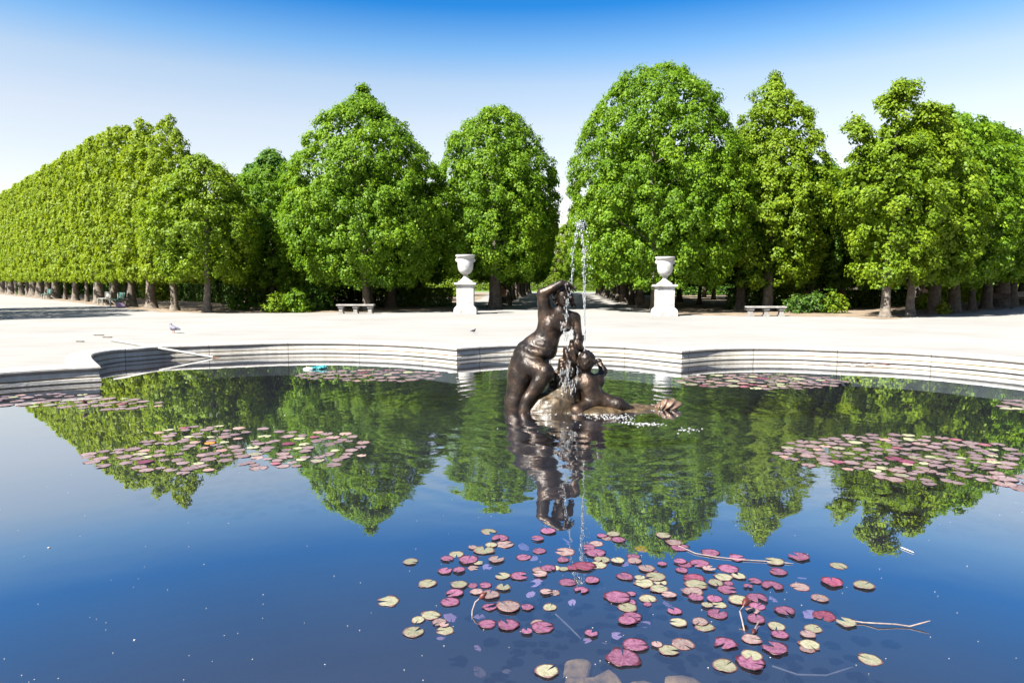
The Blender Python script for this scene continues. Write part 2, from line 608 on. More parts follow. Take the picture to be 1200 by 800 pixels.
def pad_mat(name, c0, c1, rim, sub=0.0):
    m, nt, out = new_mat(name)
    L = nt.links.new
    tc = N(nt, 'ShaderNodeTexCoord')
    oi = N(nt, 'ShaderNodeObjectInfo')
    sep = N(nt, 'ShaderNodeSeparateXYZ')
    L(tc.outputs['Object'], sep.inputs[0])
    ang = N(nt, 'ShaderNodeMath', operation='ARCTAN2')
    L(sep.outputs['Y'], ang.inputs[0])
    L(sep.outputs['X'], ang.inputs[1])
    an = N(nt, 'ShaderNodeMath', operation='MULTIPLY')
    an.inputs[1].default_value = 13
    L(ang.outputs[0], an.inputs[0])
    cs = N(nt, 'ShaderNodeMath', operation='COSINE')
    L(an.outputs[0], cs.inputs[0])
    pw = N(nt, 'ShaderNodeMath', operation='GREATER_THAN')
    pw.inputs[1].default_value = .88
    L(cs.outputs[0], pw.inputs[0])
    vm = N(nt, 'ShaderNodeVectorMath', operation='ADD')
    cb = N(nt, 'ShaderNodeCombineXYZ')
    sc_ = N(nt, 'ShaderNodeMath', operation='MULTIPLY')
    sc_.inputs[1].default_value = 40
    L(oi.outputs['Random'], sc_.inputs[0])
    L(sc_.outputs[0], cb.inputs[0])
    L(tc.outputs['Object'], vm.inputs[0])
    L(cb.outputs[0], vm.inputs[1])
    ns = noise(nt, vm.outputs[0], 2.1, 7, .72)
    rp = ramp(nt, [(.36, c0), (.58, c1)])
    L(ns.outputs['Fac'], rp.inputs['Fac'])
    # per-leaf brightness
    hv = N(nt, 'ShaderNodeHueSaturation')
    mr = N(nt, 'ShaderNodeMapRange')
    mr.inputs['To Min'].default_value = .7
    mr.inputs['To Max'].default_value = 1.2
    L(oi.outputs['Random'], mr.inputs['Value'])
    L(mr.outputs[0], hv.inputs['Value'])
    L(rp.outputs['Color'], hv.inputs['Color'])
    mv = N(nt, 'ShaderNodeMix', data_type='RGBA')
    mv.inputs['B'].default_value = (*[min(1, c * 1.35) for c in c1], 1)
    fv = N(nt, 'ShaderNodeMath', operation='MULTIPLY')
    fv.inputs[1].default_value = .4
    L(pw.outputs[0], fv.inputs[0])
    L(fv.outputs[0], mv.inputs['Factor'])
    L(hv.outputs['Color'], mv.inputs['A'])
    ln = N(nt, 'ShaderNodeVectorMath', operation='LENGTH')
    L(tc.outputs['Object'], ln.inputs[0])
    n2 = noise(nt, vm.outputs[0], 6, 3)
    ad = N(nt, 'ShaderNodeMath', operation='MULTIPLY_ADD')
    ad.inputs[1].default_value = .22
    L(n2.outputs['Fac'], ad.inputs[0])
    L(ln.outputs['Value'], ad.inputs[2])
    sm = N(nt, 'ShaderNodeMapRange', interpolation_type='SMOOTHSTEP')
    sm.inputs['From Min'].default_value = .9
    sm.inputs['From Max'].default_value = 1.07
    L(ad.outputs[0], sm.inputs['Value'])
    mr2 = N(nt, 'ShaderNodeMix', data_type='RGBA')
    mr2.inputs['B'].default_value = (*rim, 1)
    L(sm.outputs[0], mr2.inputs['Factor'])
    L(mv.outputs['Result'], mr2.inputs['A'])
    bs = N(nt, 'ShaderNodeBsdfPrincipled')
    bs.inputs['Roughness'].default_value = .42
    bs.inputs['Specular IOR Level'].default_value = .45
    L(mr2.outputs['Result'], bs.inputs['Base Color'])
    bp = N(nt, 'ShaderNodeBump')
    bp.inputs['Strength'].default_value = .25
    bp.inputs['Distance'].default_value = .05
    L(ns.outputs['Fac'], bp.inputs['Height'])
    L(bp.outputs[0], bs.inputs['Normal'])
    L(bs.outputs[0], out.inputs['Surface'])
    return m


M['pad_G'] = pad_mat('pad_green', (.12, .118, .07), (.195, .185, .13), (.09, .04, .04))
M['pad_P'] = pad_mat('pad_pink', (.085, .022, .055), (.175, .075, .118), (.05, .010, .02))
M['pad_S'] = pad_mat('pad_salmon', (.115, .06, .07), (.195, .15, .135), (.12, .05, .05))
M['pad_V'] = pad_mat('pad_wine', (.085, .016, .035), (.16, .045, .075), (.06, .01, .015))
M['pad_M'] = pad_mat('pad_mauve', (.105, .068, .075), (.18, .13, .13), (.10, .055, .045))
M['pad_U'] = pad_mat('pad_under', (.34, .16, .26), (.5, .29, .38), (.4, .2, .3))
M['pad_O'] = pad_mat('pad_orange', (.40, .12, .02), (.55, .20, .03), (.3, .08, .02))

# ------------------------------------------------------------------ pool outline
A_ = Vector((0.0675, 1)).normalized()
B_ = Vector((A_.y, -A_.x))
S2 = Vector((STATUE.x, STATUE.y))


def LK(l, k):
    return S2 + B_ * l + A_ * k


def lk_of(px, py, z=0.0):
    p = P(px, py, z)
    r = Vector((p.x, p.y)) - S2
    return (r.dot(B_), r.dot(A_))


CZ = 0.035
cA = lk_of(535, 407, CZ)
cB = lk_of(799, 410, CZ)
cL = lk_of(118, 428, CZ)
left_l = [cL] + [lk_of(*q, CZ) for q in ((108, 418), (112, 413), (135, 409), (163, 407), (200, 404.5), (260, 402.5), (325, 400.5), (387, 400), (453, 401.5), (500, 404))] + [cA]
mid_l = [cA] + [lk_of(*q, CZ) for q in ((570, 404.5), (610, 402.8), (667, 402.3), (725, 404), (765, 407))] + [cB]
right_l = [cB] + [lk_of(*q, CZ) for q in ((840, 407), (885, 406), (935, 406.5), (976, 408), (1060, 411), (1130, 415.5), (1200, 421.5))]
l8, k8 = right_l[-1]
right_l += [(l8 + .15, k8 - 1.0), (8.75, 2.3)]
side_r = [(8.75, 2.3), (10.0, 1.3), (10.5, 0), (10.0, -1.6), (8.75, -3.1)]
near = [(8.75, -3.1), (10.0, -5.4), (10.0, -7.0), (8.6, -8.4), (6.3, -9.6), (4.6, -9.4), (2.65, -8.2)]
nearm = [(2.65, -8.2), (1.3, -9.4), (0, -9.7), (-1.3, -9.4), (-2.65, -8.2)]
near_l = [(-l, k) for l, k in near[::-1]]
side_l = [(-8.75, -3.1), (-10.2, -1.6), (-10.7, 0), lk_of(0, 435, CZ), lk_of(70, 430.5, CZ), cL]


def catmull(pts, step=.12):
    pts = [Vector(p) for p in pts]
    q = [pts[0] * 2 - pts[1]] + pts + [pts[-1] * 2 - pts[-2]]
    out = []
    for i in range(1, len(q) - 2):
        p0, p1, p2, p3 = q[i - 1:i + 3]
        n = max(2, int((p2 - p1).length / step))
        for j in range(n):
            t = j / n
            out.append(.5 * ((2 * p1) + (p2 - p0) * t + (2 * p0 - 5 * p1 + 4 * p2 - p3) * t * t + (-p0 + 3 * p1 - 3 * p2 + p3) * t ** 3))
    return out


segs = [left_l, mid_l, right_l, side_r, near, nearm, near_l, side_l]
OUT = []
for s in segs:
    OUT += catmull(s)
OUT = [LK(p.x, p.y) for p in OUT]
# clockwise -> outward normal on the left of travel
nO = len(OUT)
NRM = []
for i in range(nO):
    a, b, c = OUT[i - 1], OUT[i], OUT[(i + 1) % nO]
    e1 = (b - a).normalized()
    e2 = (c - b).normalized()
    n1 = Vector((-e1.y, e1.x))
    n2 = Vector((-e2.y, e2.x))
    n = n1 + n2
    d = max(.35, (1 + n1.dot(n2)))
    NRM.append(n / d)
area = sum(OUT[i - 1].x * OUT[i].y - OUT[i].x * OUT[i - 1].y for i in range(nO))
sgn = 1 if area < 0 else -1


def offset_ring(o, z):
    return [(OUT[i].x + NRM[i].x * o * sgn, OUT[i].y + NRM[i].y * o * sgn, z) for i in range(nO)]


arc = [0]
for i in range(1, nO + 1):
    arc.append(arc[-1] + (OUT[i % nO] - OUT[i - 1]).length)


def sweep(name, prof, mat, parent):
    """prof: list of (outward offset, z)"""
    vs, fs, uv = [], [], []
    for o, z in prof:
        vs += offset_ring(o, z)
    vl = [0]
    for i in range(1, len(prof)):
        vl.append(vl[-1] + math.hypot(prof[i][0] - prof[i - 1][0], prof[i][1] - prof[i - 1][1]))
    for j in range(len(prof) - 1):
        for i in range(nO):
            k = (i + 1) % nO
            fs.append([j * nO + i, j * nO + k, (j + 1) * nO + k, (j + 1) * nO + i])
            uv += [(arc[i], vl[j]), (arc[i + 1], vl[j]), (arc[i + 1], vl[j + 1]), (arc[i], vl[j + 1])]
    me = bpy.data.meshes.new(name)
    me.from_pydata(vs, [], fs)
    l = me.uv_layers.new(name='UVMap')
    l.data.foreach_set('uv', np.array(uv, dtype=np.float32).ravel())
    me.update()
    return link(name, me, mat, parent)


basin = empty('fountain_basin', (STATUE.x, STATUE.y, 0), label='pale stone fountain basin with curved lobed rim around the lily pond', cat='fountain basin')
for nm, pr, mt in (
    ('coping', [(.46, -.05), (.46, .03), (.44, .035), (.06, .04), (.02, .03), (.0, .012), (-.005, -.015), (.005, -.04), (.02, -.053), (.055, -.055), (.055, -.078)], 'coping'),
    ('wall', [(.055, -.077), (.04, -.078), (.022, -.082), (.02, -.165), (.03, -.172)], 'basin_wall'),
    ('stained_course', [(.03, -.172), (.026, -.174), (.026, -.192), (.025, -.194)], 'ochre_band'),
    ('lower_wall', [(.025, -.194), (.0, -.2), (-.005, -.262), (.03, -.27), (.03, -.9)], 'basin_wall')):
    o = sweep(nm, [(a, b) for a, b in pr], M[mt], basin)
    o.matrix_parent_inverse = Matrix.Translation(-basin.location)


def fill(name, loops, z, mat, holes=(), **k):
    bm = bmesh.new()
    for lp in loops:
        vs = [bm.verts.new((x, y, z)) for x, y in lp]
        for i in range(len(vs)):
            bm.edges.new((vs[i - 1], vs[i]))
    bmesh.ops.triangle_fill(bm, use_beauty=True, use_dissolve=False, edges=bm.edges[:])
    for f in bm.faces:
        if f.normal.z < 0:
            f.normal_flip()
    me = bpy.data.meshes.new(name)
    bm.to_mesh(me)
    bm.free()
    o = link(name, me, mat)
    tag(o, **k)
    return o


outer = [(-500, -200), (500, -200), (500, 900), (-500, 900)]
hole = [(x, y) for x, y, z in offset_ring(.40, 0)]
fill('plaza', [outer, hole], 0.0, M['gravel'], kind='structure', label='white gravel plaza around the fountain pond', cat='ground')
fill('water', [[(x, y) for x, y, z in offset_ring(.028, 0)]], WATER, M['water'], kind='structure', label='dark blue pond water mirroring trees and sky', cat='water')
fill('pool_floor', [[(x, y) for x, y, z in offset_ring(.028, 0)]], -.85, M['pool_floor'], kind='structure', label='dark floor of the pond', cat='pool floor')


# ------------------------------------------------------------------ foliage
def unit(a):
    return a / np.maximum(1e-9, np.linalg.norm(a, axis=-1, keepdims=True))


def leaves_mesh(name, c, nrm, ax, ln, wd, tint):
    n = len(c)
    ax = unit(ax - nrm * np.sum(ax * nrm, axis=1, keepdims=True))
    sd_ = np.cross(nrm, ax)
    v = np.empty((n, 4, 3), dtype=np.float32)
    ln = ln[:, None]
    wd = wd[:, None]
    v[:, 0] = c - ax * ln * .5
    v[:, 1] = c + sd_ * wd * .5 - ax * ln * .06 + nrm * wd * .12
    v[:, 2] = c + ax * ln * .5 - nrm * ln * .1
    v[:, 3] = c - sd_ * wd * .5 - ax * ln * .06 + nrm * wd * .12
    f = np.arange(n * 4, dtype=np.int32).reshape(n, 4)
    me = bpy.data.meshes.new(name)
    me.vertices.add(n * 4)
    me.vertices.foreach_set('co', v.ravel())
    me.loops.add(n * 4)
    me.loops.foreach_set('vertex_index', f.ravel())
    me.polygons.add(n)
    me.polygons.foreach_set('loop_start', np.arange(0, n * 4, 4, dtype=np.int32))
    me.update(calc_edges=True)
    a = me.attributes.new('tint', 'FLOAT', 'FACE')
    a.data.foreach_set('value', tint.astype(np.float32))
    return me


def sines(rg, k=7, f0=1.0):
    w = rg.normal(size=(k, 3)) * f0
    ph = rg.uniform(0, 6.28, k)
    am = rg.uniform(.5, 1, k)
    am /= am.sum()

    def fn(p):
        return np.sum(np.sin(p @ w.T + ph) * am, axis=1)
    return fn


def crown_mesh(name, prof, seed, dens=2.6, per=105, csize=.86, leaf=.17, plan=(1, 1), pw=2.0, lump=.12, droop=.5, depth=.3, spread=.17, gaps=.0, shift=(0, 0), tufts=(), flat=None):
    """crown of many separate leaves; prof = [(z, r)] from bottom to top"""
    rg = np.random.default_rng(seed)
    zs = np.array([p[0] for p in prof])
    rs = np.array([p[1] for p in prof])
    zz = np.linspace(zs[0], zs[-1], 200)
    rr = np.interp(zz, zs, rs)
    dr = np.gradient(rr, zz)
    wgt = (rr + .12) * np.sqrt(1 + np.clip(dr, -4, 4) ** 2)
    tot = 2 * math.pi * np.sum(wgt) * (zz[1] - zz[0]) * (plan[0] + plan[1]) / 2
    ns = int(tot * dens)
    idx = rg.choice(200, ns, p=wgt / wgt.sum())
    z = zz[idx] + rg.uniform(-.5, .5, ns) * (zz[1] - zz[0])
    th = rg.uniform(0, 2 * math.pi, ns)
    ca, sa = np.cos(th), np.sin(th)
    mlt = (np.abs(ca) ** pw + np.abs(sa) ** pw) ** (-1 / pw)
    r0 = np.interp(z, zs, rs) * mlt
    dirs = np.stack([ca, sa, -np.clip(np.interp(z, zz, dr), -2.5, 2.5)], 1)
    dirs = unit(dirs)
    base = np.stack([ca * r0, sa * r0, z], 1)
    nf = sines(rg, 8, .9)
    nf2 = sines(rg, 9, 2.6)
    rad = 1 + (lump * nf(base) * 1.4 + lump * .8 * nf2(base)) * np.minimum(1, .25 + r0 / 2.0)
    dp = rg.exponential(depth, ns)
    r1 = np.maximum(.02, r0 * rad - dp)
    c = np.stack([ca * r1, sa * r1, z + dirs[:, 2] * (rad - 1) * 1.2 * np.minimum(1, r0 / 2.2)], 1)
    keep = np.ones(ns, bool)
    if gaps > 0:
        keep = sines(rg, 9, 2.2)(base) > (-.75 + gaps)
    c, dirs = c[keep], dirs[keep]
    for (tx, ty, tz, tr, tn) in tufts:
        q = rg.normal(size=(tn, 3)) * tr * .5 + np.array([tx, ty, tz])
        c = np.vstack([c, q])
        d = unit(q - np.array([tx, ty, tz - tr]))
        dirs = np.vstack([dirs, d])
    ns = len(c)
    stint = rg.normal(0, .10, ns) + .14 * sines(rg, 6, .8)(c)
    # each clump is a small dome of leaves, open towards the inside of the crown
    cr = rg.uniform(.22, .48, ns) * csize
    nl = np.maximum(12, (per * (cr / .36) ** 2)).astype(int)
    rep_ = np.repeat(np.arange(ns), nl)
    C0, D0, T0, R0 = c[rep_], dirs[rep_], stint[rep_], cr[rep_]
    n = len(C0)
    u = unit(rg.normal(size=(n, 3)))
    ref = unit(D0 + np.array([0, 0, .45]))
    dt = np.sum(u * ref, 1)
    fl = dt < -.25
    u[fl] = u[fl] - 2 * dt[fl][:, None] * ref[fl]
    rrn = R0 * np.where(rg.uniform(size=n) < .12, rg.uniform(1.0, 1.45, n), rg.uniform(.5, 1.08, n))
    pc = C0 + u * rrn[:, None] * np.array([1, 1, .85])
    pc[:, 2] -= droop * .25 * R0 * (1 - u[:, 2])
    dv = unit(D0 * np.array([1, 1, .3]) * (1 - droop) + np.array([0, 0, -1]) * droop + u * .3)
    nr = unit(u * .75 + D0 * .35 + np.array([0, 0, .45]) + rg.normal(size=(n, 3)) * .42)
    ax = dv + rg.normal(size=(n, 3)) * .5
    ln = leaf * rg.uniform(.7, 1.3, n)
    wd = ln * rg.uniform(.6, .82, n)
    tint = .5 + T0 + rg.normal(0, .15, n)
    # inner leaves that close the crown
    ni = int(tot * 26)
    idx = rg.choice(200, ni, p=(rr ** 1.5 + .02) / (rr ** 1.5 + .02).sum())
    z = zz[idx]
    th = rg.uniform(0, 6.283, ni)
    r1 = np.interp(z, zs, rs) * np.sqrt(rg.uniform(.05, .64, ni))
    pi_ = np.stack([np.cos(th) * r1, np.sin(th) * r1, z], 1)
    pc = np.vstack([pc, pi_])
    nr = np.vstack([nr, unit(rg.normal(size=(ni, 3)))])
    ax = np.vstack([ax, rg.normal(size=(ni, 3))])
    ln = np.concatenate([ln, rg.uniform(.18, .29, ni)])
    wd = np.concatenate([wd, rg.uniform(.14, .22, ni)])
    tint = np.concatenate([tint, rg.uniform(.1, .6, ni)])
    pc[:, 0] = pc[:, 0] * plan[0]
    pc[:, 1] = pc[:, 1] * plan[1]
    hz = np.clip((pc[:, 2] - zs[0]) / max(.1, zs[-1] - zs[0]), 0, 1)
    pc[:, 0] += shift[0] * hz
    pc[:, 1] += shift[1] * hz
    return leaves_mesh(name, pc, nr, ax, ln, wd, np.clip(tint, 0, 1))


def trunk_mesh(name, r, h, seed, lean=(0, 0), limbs=7, spread=2.0, top=.25):
    rd = random.Random(seed)
    mb = MB()
    n = 12
    pts, rads = [], []
    for i in range(n + 1):
        t = i / n
        flare = 1 + .55 * math.exp(-t * h / .28) if i else 1.7
        pts.append((lean[0] * t + rd.uniform(-.03, .03) * (i > 0), lean[1] * t + rd.uniform(-.03, .03) * (i > 0), t * h - (.05 if i == 0 else 0)))
        rads.append(r * flare * (1 - t * (1 - top)))
    # closer rings at the foot
    pts.insert(1, (0, 0, .12))
    rads.insert(1, r * 1.36)
    pts.insert(2, (0.01, 0, .3))
    rads.insert(2, r * 1.16)
    mb.tube(pts, rads, 14, .05)
    for k in range(limbs):
        t = rd.uniform(.3, .9)
        b = Vector((lean[0] * t, lean[1] * t, t * h))
        a = rd.uniform(0, 6.283)
        L_ = spread * rd.uniform(.6, 1.1) * (1.15 - t * .6)
        rr = r * .42 * (1.1 - t * .7)
        q = [b + Vector((math.cos(a), math.sin(a), .75)) * L_ * s + Vector((0, 0, -.25 * L_ * s * s)) for s in (0, .35, .7, 1)]
        mb.tube(q, [rr, rr * .75, rr * .5, rr * .2], 7)
    return mb.mesh(name, True, 60)


def tree(px, py, crown, trunk, leaf, bark, label, group=None, rz=0, scale=1.0, pos=None, name='linden_tree'):
    p = P(px, py) if pos is None else Vector((pos[0], pos[1], 0))
    t = empty(name, (p.x, p.y, 0), rz, label=label, cat='tree', group=group)
    t.scale = (scale,) * 3
    tr_o = link('trunk', trunk, M[bark], t)
    if group:
        h_ = int(abs(p.x * 37.7 + p.y * 91.3))
        tr_o.rotation_euler = (0, 0, (h_ % 63) / 10)
        k_ = .72 + (h_ % 11) * .05
        tr_o.scale = (k_, k_, 1)
    link('crown', crown, M[leaf], t)
    return t


def prof_px(rows, px_c, Y):
    """rows: (py, left px, right px) seen outline at depth Y -> [(z, r)], mean centre shift"""
    out = []
    for y, a, b in rows:
        z = Q(600, y, Y).z
        r = (b - a) / 2 / 800 * Y
        out.append((z, r))
    return sorted(out)


# --- the five big trees along the front
Y1 = P(432, 364).y
c1 = crown_mesh('crown_a', prof_px([(103, 424, 426), (118, 410, 442), (140, 388, 462), (165, 364, 480), (200, 342, 502), (245, 326, 520), (280, 328, 516), (310, 346, 500), (334, 362, 488)], 425, Y1), 1, dens=3.9, leaf=.135, lump=.16, droop=.45, depth=.35, gaps=.12)
tree(430, 364, c1, trunk_mesh('trunk_a', .2, 9.5, 1, (-.5, .2), 9, 2.6), 'leaf_linden', 'bark', 'broad cone-shaped green tree behind the left stone bench', rz=.3)
Y2 = P(563, 362.5).y
c2 = crown_mesh('crown_b', prof_px([(127, 570, 585), (133, 555, 598), (148, 536, 615), (170, 520, 630), (200, 509, 645), (235, 505, 655), (265, 507, 658), (295, 520, 652), (322, 532, 640)], 580, Y2), 2, dens=3.9, leaf=.135, lump=.11, droop=.5, shift=(.0, 0))
tree(580, 362, c2, trunk_mesh('trunk_b', .36, 8.5, 2, (.35, .2), 8, 2.4), 'leaf_linden', 'bark_dark', 'rounded green tree just behind the left stone urn', rz=1.2)
Y3 = P(765, 364.2).y
c3 = crown_mesh('crown_c', prof_px([(83, 760, 800), (92, 742, 820), (110, 725, 842), (140, 704, 858), (175, 685, 868), (210, 673, 873), (245, 667, 874), (275, 670, 868), (300, 684, 858), (332, 700, 846)], 768, Y3), 3, dens=3.9, leaf=.135, lump=.08, droop=.62, depth=.28)
tree(768, 364.2, c3, trunk_mesh('trunk_c', .24, 9.5, 3, (.2, .3), 9, 3.0), 'leaf_linden', 'bark', 'largest domed tree, standing behind the right stone urn', rz=2.0)
Y4 = P(898, 363).y
c4 = crown_mesh('crown_d', prof_px([(94, 907, 910), (108, 898, 920), (130, 884, 938), (160, 871, 954), (200, 860, 970), (245, 850, 984), (280, 856, 978), (310, 862, 958), (332, 868, 940)], 908, Y4), 4, dens=3.9, leaf=.135, lump=.13, droop=.42, gaps=.08)
tree(899, 364, c4, trunk_mesh('trunk_d', .26, 9.5, 4, (.3, 0), 9, 2.2), 'leaf_bright', 'bark', 'pointed bright green tree behind the right stone bench', rz=.7)
Y5 = P(1037, 372).y
c5 = crown_mesh('crown_e', prof_px([(118, 1037, 1043), (140, 1028, 1052), (165, 1014, 1068), (185, 1000, 1086), (208, 988, 1100), (235, 988, 1098), (262, 1000, 1086), (290, 1008, 1076), (318, 1012, 1068), (331, 1018, 1062)], 1040, Y5), 5, dens=2.9, leaf=.135, lump=.26, droop=.4, depth=.3, gaps=.42,
                tufts=[(0, 0, 9.2, .7, 26), (-1.55, .1, 8.1, .5, 22), (1.55, -.1, 8.8, .5, 24), (.15, -.2, 9.9, .35, 12), (-1.2, -.2, 7.2, .5, 18), (1.1, -.3, 7.6, .5, 18)])
tree(1037, 372, c5, trunk_mesh('trunk_e', .19, 9.2, 5, (.1, 0), 10, 1.8), 'leaf_bright', 'bark', 'ragged light green tree standing forward at the right plaza edge', rz=0)

# --- general crowns, shared by the rows and the wood behind
g1 = crown_mesh('crown_f', [(1.9, 1.6), (2.6, 2.4), (4.5, 3.1), (6.5, 2.9), (8.3, 2.2), (9.6, 1.2), (10.3, .2)], 21, dens=2.6, per=80, leaf=.165, lump=.15)
g2 = crown_mesh('crown_g', [(1.8, 1.5), (2.6, 2.3), (4.2, 2.9), (6.2, 2.9), (8.0, 2.5), (9.4, 1.6), (10.2, .4)], 22, dens=2.6, per=80, leaf=.165, lump=.18)
g3 = crown_mesh('crown_h', [(2.1, 1.4), (3.2, 2.6), (5.0, 3.3), (7.0, 3.2), (9.0, 2.4), (10.6, 1.1), (11.3, .2)], 23, dens=1.5, leaf=.25, lump=.15, per=45, csize=1.25)
box1 = crown_mesh('crown_clipped', [(1.75, 2.05), (2.2, 2.35), (5, 2.45), (8.8, 2.4), (10.4, 2.25), (11.0, 1.9), (11.35, .9), (11.45, .2)], 31, dens=5.2, per=95, csize=.56, leaf=.15, lump=.035, plan=(1.0, .66), pw=7, depth=.2, droop=.55)
box2 = crown_mesh('crown_clipped', [(1.7, 2.0), (2.2, 2.3), (5, 2.45), (8.8, 2.4), (10.4, 2.3), (11.05, 1.85), (11.4, .8), (11.5, .2)], 32, dens=5.2, per=95, csize=.56, leaf=.15, lump=.04, plan=(1.0, .66), pw=7, depth=.2, droop=.55)
box3 = crown_mesh('crown_clipped', [(1.75, 1.9), (2.3, 2.2), (5, 2.3), (7.8, 2.0), (9.5, 1.4), (10.5, .8), (11.1, .25)], 33, dens=5.0, per=95, csize=.6, leaf=.14, lump=.08, plan=(1.0, .72), pw=4, depth=.2, droop=.5)
tk = [trunk_mesh('trunk_f', .24, 8.5, 41, (.1, .1), 6, 1.8), trunk_mesh('trunk_g', .34, 8.5, 42, (-.2, .1), 6, 1.8), trunk_mesh('trunk_h', .18, 8.0, 43, (.25, -.1), 6, 1.6), trunk_mesh('trunk_i', .4, 8.0, 44, (0, 0), 6, 1.8)]

# --- clipped row running away to the left
ordn = ['first', 'second', 'third', 'fourth', 'fifth', 'sixth', 'seventh', 'eighth', 'ninth', 'tenth', 'eleventh', 'twelfth', 'thirteenth', 'fourteenth', 'fifteenth', 'sixteenth', 'seventeenth', 'eighteenth', 'nineteenth', 'twentieth']
r0 = P(205, 364)
r1 = P(0, 343.2)
rd_ = Vector((r1.x - r0.x, r1.y - r0.y)).normalized()
rang = math.atan2(rd_.y, rd_.x)
for i in range(19):
    q = Vector((r0.x, r0.y)) + rd_ * (4.55 * i)
    cm = box3 if i in (0, 1) else (box1, box2)[i % 2]
    tm = tk[(2, 1, 0, 3, 1, 2, 0)[i % 7]]
    s = (0.945, 1.0, .985)[i] if i < 3 else .975 + .007 * i + .008 * (i % 2)
    lab = 'tall clipped pale green tree, %s from the near end of the left row' % ordn[i]
    tree(0, 0, cm, tm, 'leaf_lime', 'bark', lab, 'clipped trees in the left row', rang + (math.pi if i % 3 == 0 else 0), s, (q.x, q.y), name='clipped_tree')
tr = tree(243, 366, crown_mesh('crown_i', [(1.8, 1.5), (2.6, 2.2), (4.3, 2.6), (6.0, 2.2), (7.2, 1.3), (7.9, .3)], 51, dens=3.9, leaf=.135, lump=.14), tk[2], 'leaf_bright', 'bark', 'low round tree at the near end of the clipped left row')

# --- the alley: two rows receding behind the urns
a0 = Vector((P(580, 362).x, P(580, 362).y))
b0 = Vector((P(768, 365).x, P(768, 365).y))
for i in range(1, 11):
    q = a0 + A_ * (5.2 * i) + B_ * (-.35)
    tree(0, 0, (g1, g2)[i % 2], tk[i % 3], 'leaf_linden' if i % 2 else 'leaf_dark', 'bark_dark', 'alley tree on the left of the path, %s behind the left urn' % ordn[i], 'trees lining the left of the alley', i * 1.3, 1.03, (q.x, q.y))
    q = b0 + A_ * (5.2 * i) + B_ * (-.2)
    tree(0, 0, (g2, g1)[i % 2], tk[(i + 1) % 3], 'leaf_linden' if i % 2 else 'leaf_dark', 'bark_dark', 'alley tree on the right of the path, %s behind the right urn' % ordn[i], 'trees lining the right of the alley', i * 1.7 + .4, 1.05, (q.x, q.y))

# --- row running away to the right
RR = [(1066, 370, 2, .93, g1), (1095, 367.5, 3, .98, g2), (1117, 366, 1, .97, g1), (1139, 363.5, 0, 1.0, g2), (1156, 362, 1, 1.02, g1), (1172, 360, 3, 1.03, g2), (1186, 358.5, 0, 1.05, g1), (1200, 357, 1, 1.06, g2), (1222, 356, 0, 1.06, g1), (1250, 354, 1, 1.06, g2), (1280, 352, 0, 1.06, g1)]
for i, (px, py, k, s, g) in enumerate(RR):
    tree(px, py, g, tk[k], 'leaf_linden' if i else 'leaf_bright', 'bark_dark' if i else 'bark', 'shaded tree, %s in the row receding along the right edge' % ordn[i], 'trees in the right row', i * 2.1, s)

# --- the wood behind the front trees
wood = [(868, 363, 1, g1, 'slim dark tree between the largest dome and the bright pointed tree'),
        (950, 362.3, 2, g1, 'slender tree rising behind the low bushes right of the bench'),
        (985, 361, 1, g2, 'dark inner tree seen behind the slender tree on the right'),
        (1012, 359, 0, g1, 'dark inner tree seen left of the ragged light green tree'),
        (458, 360.5, 1, g2, 'dark tree right of the left stone bench'),
        (320, 362, 2, g2, 'small tree rising behind the yellow-green bush'),
        (290, 360, 1, g1, 'dark tree in the gap right of the clipped left row'),
        (385, 359.5, 0, g2, 'dark inner tree left of the left stone bench')]
for i, (px, py, k, g, lab) in enumerate(wood):
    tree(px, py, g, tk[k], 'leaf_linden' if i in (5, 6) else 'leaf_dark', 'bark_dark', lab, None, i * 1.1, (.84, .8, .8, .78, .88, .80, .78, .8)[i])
inner = []
for D in (42, 48, 54, 61, 69):
    for X in np.arange(-24 - (D - 42) * .75, -6.5, 5.4):
        inner.append((X + rng.uniform(-1, 1) + (D - 42) * .03, D + rng.uniform(-1, 1)))
    for X in np.arange(13.5, 26 + (D - 42) * .9, 5.4):
        inner.append((X + rng.uniform(-1, 1), D + rng.uniform(-1, 1)))
inner = [q for q in inner if q[0] > 0 or (Vector(q) - Vector((r0.x, r0.y))).dot(Vector((rd_.y, -rd_.x))) > 5.5]
for i, (X, D) in enumerate(inner):
    side = 'left' if X < 0 else 'right'
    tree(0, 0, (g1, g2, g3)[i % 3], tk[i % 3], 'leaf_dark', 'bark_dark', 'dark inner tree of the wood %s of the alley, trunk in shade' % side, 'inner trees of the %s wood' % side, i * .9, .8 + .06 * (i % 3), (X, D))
# --- far trees closing the alley
for i, (X, D, s, lf) in enumerate([(1.0, 126, 1.25, 'leaf_linden'), (9.5, 122, 1.0, 'leaf_bright'), (17, 128, 1.2, 'leaf_linden'), (-6, 124, 1.1, 'leaf_linden'), (-14, 130, 1.2, 'leaf_dark'), (25, 126, 1.2, 'leaf_dark'), (5.5, 140, .95, 'leaf_bright'), (13.5, 138, 1.1, 'leaf_bright')]):
    tree(0, 0, g3, tk[1], lf, 'bark_dark', 'distant tree closing the far end of the alley', 'distant trees at the end of the alley', i * 1.4, s, (X, D))
# --- trees beyond the left frame edge, whose shade crosses the gravel
for i, (X, D) in enumerate([(-27.5, 26.5), (-29.4, 31.5), (-32.4, 36.5)]):
    tree(0, 0, (box1, box2)[i % 2], tk[1], 'leaf_bright', 'bark', 'clipped tree left of the plaza casting shade on the gravel', 'clipped trees beyond the left edge', rang, 1.0, (X, D), name='clipped_tree')


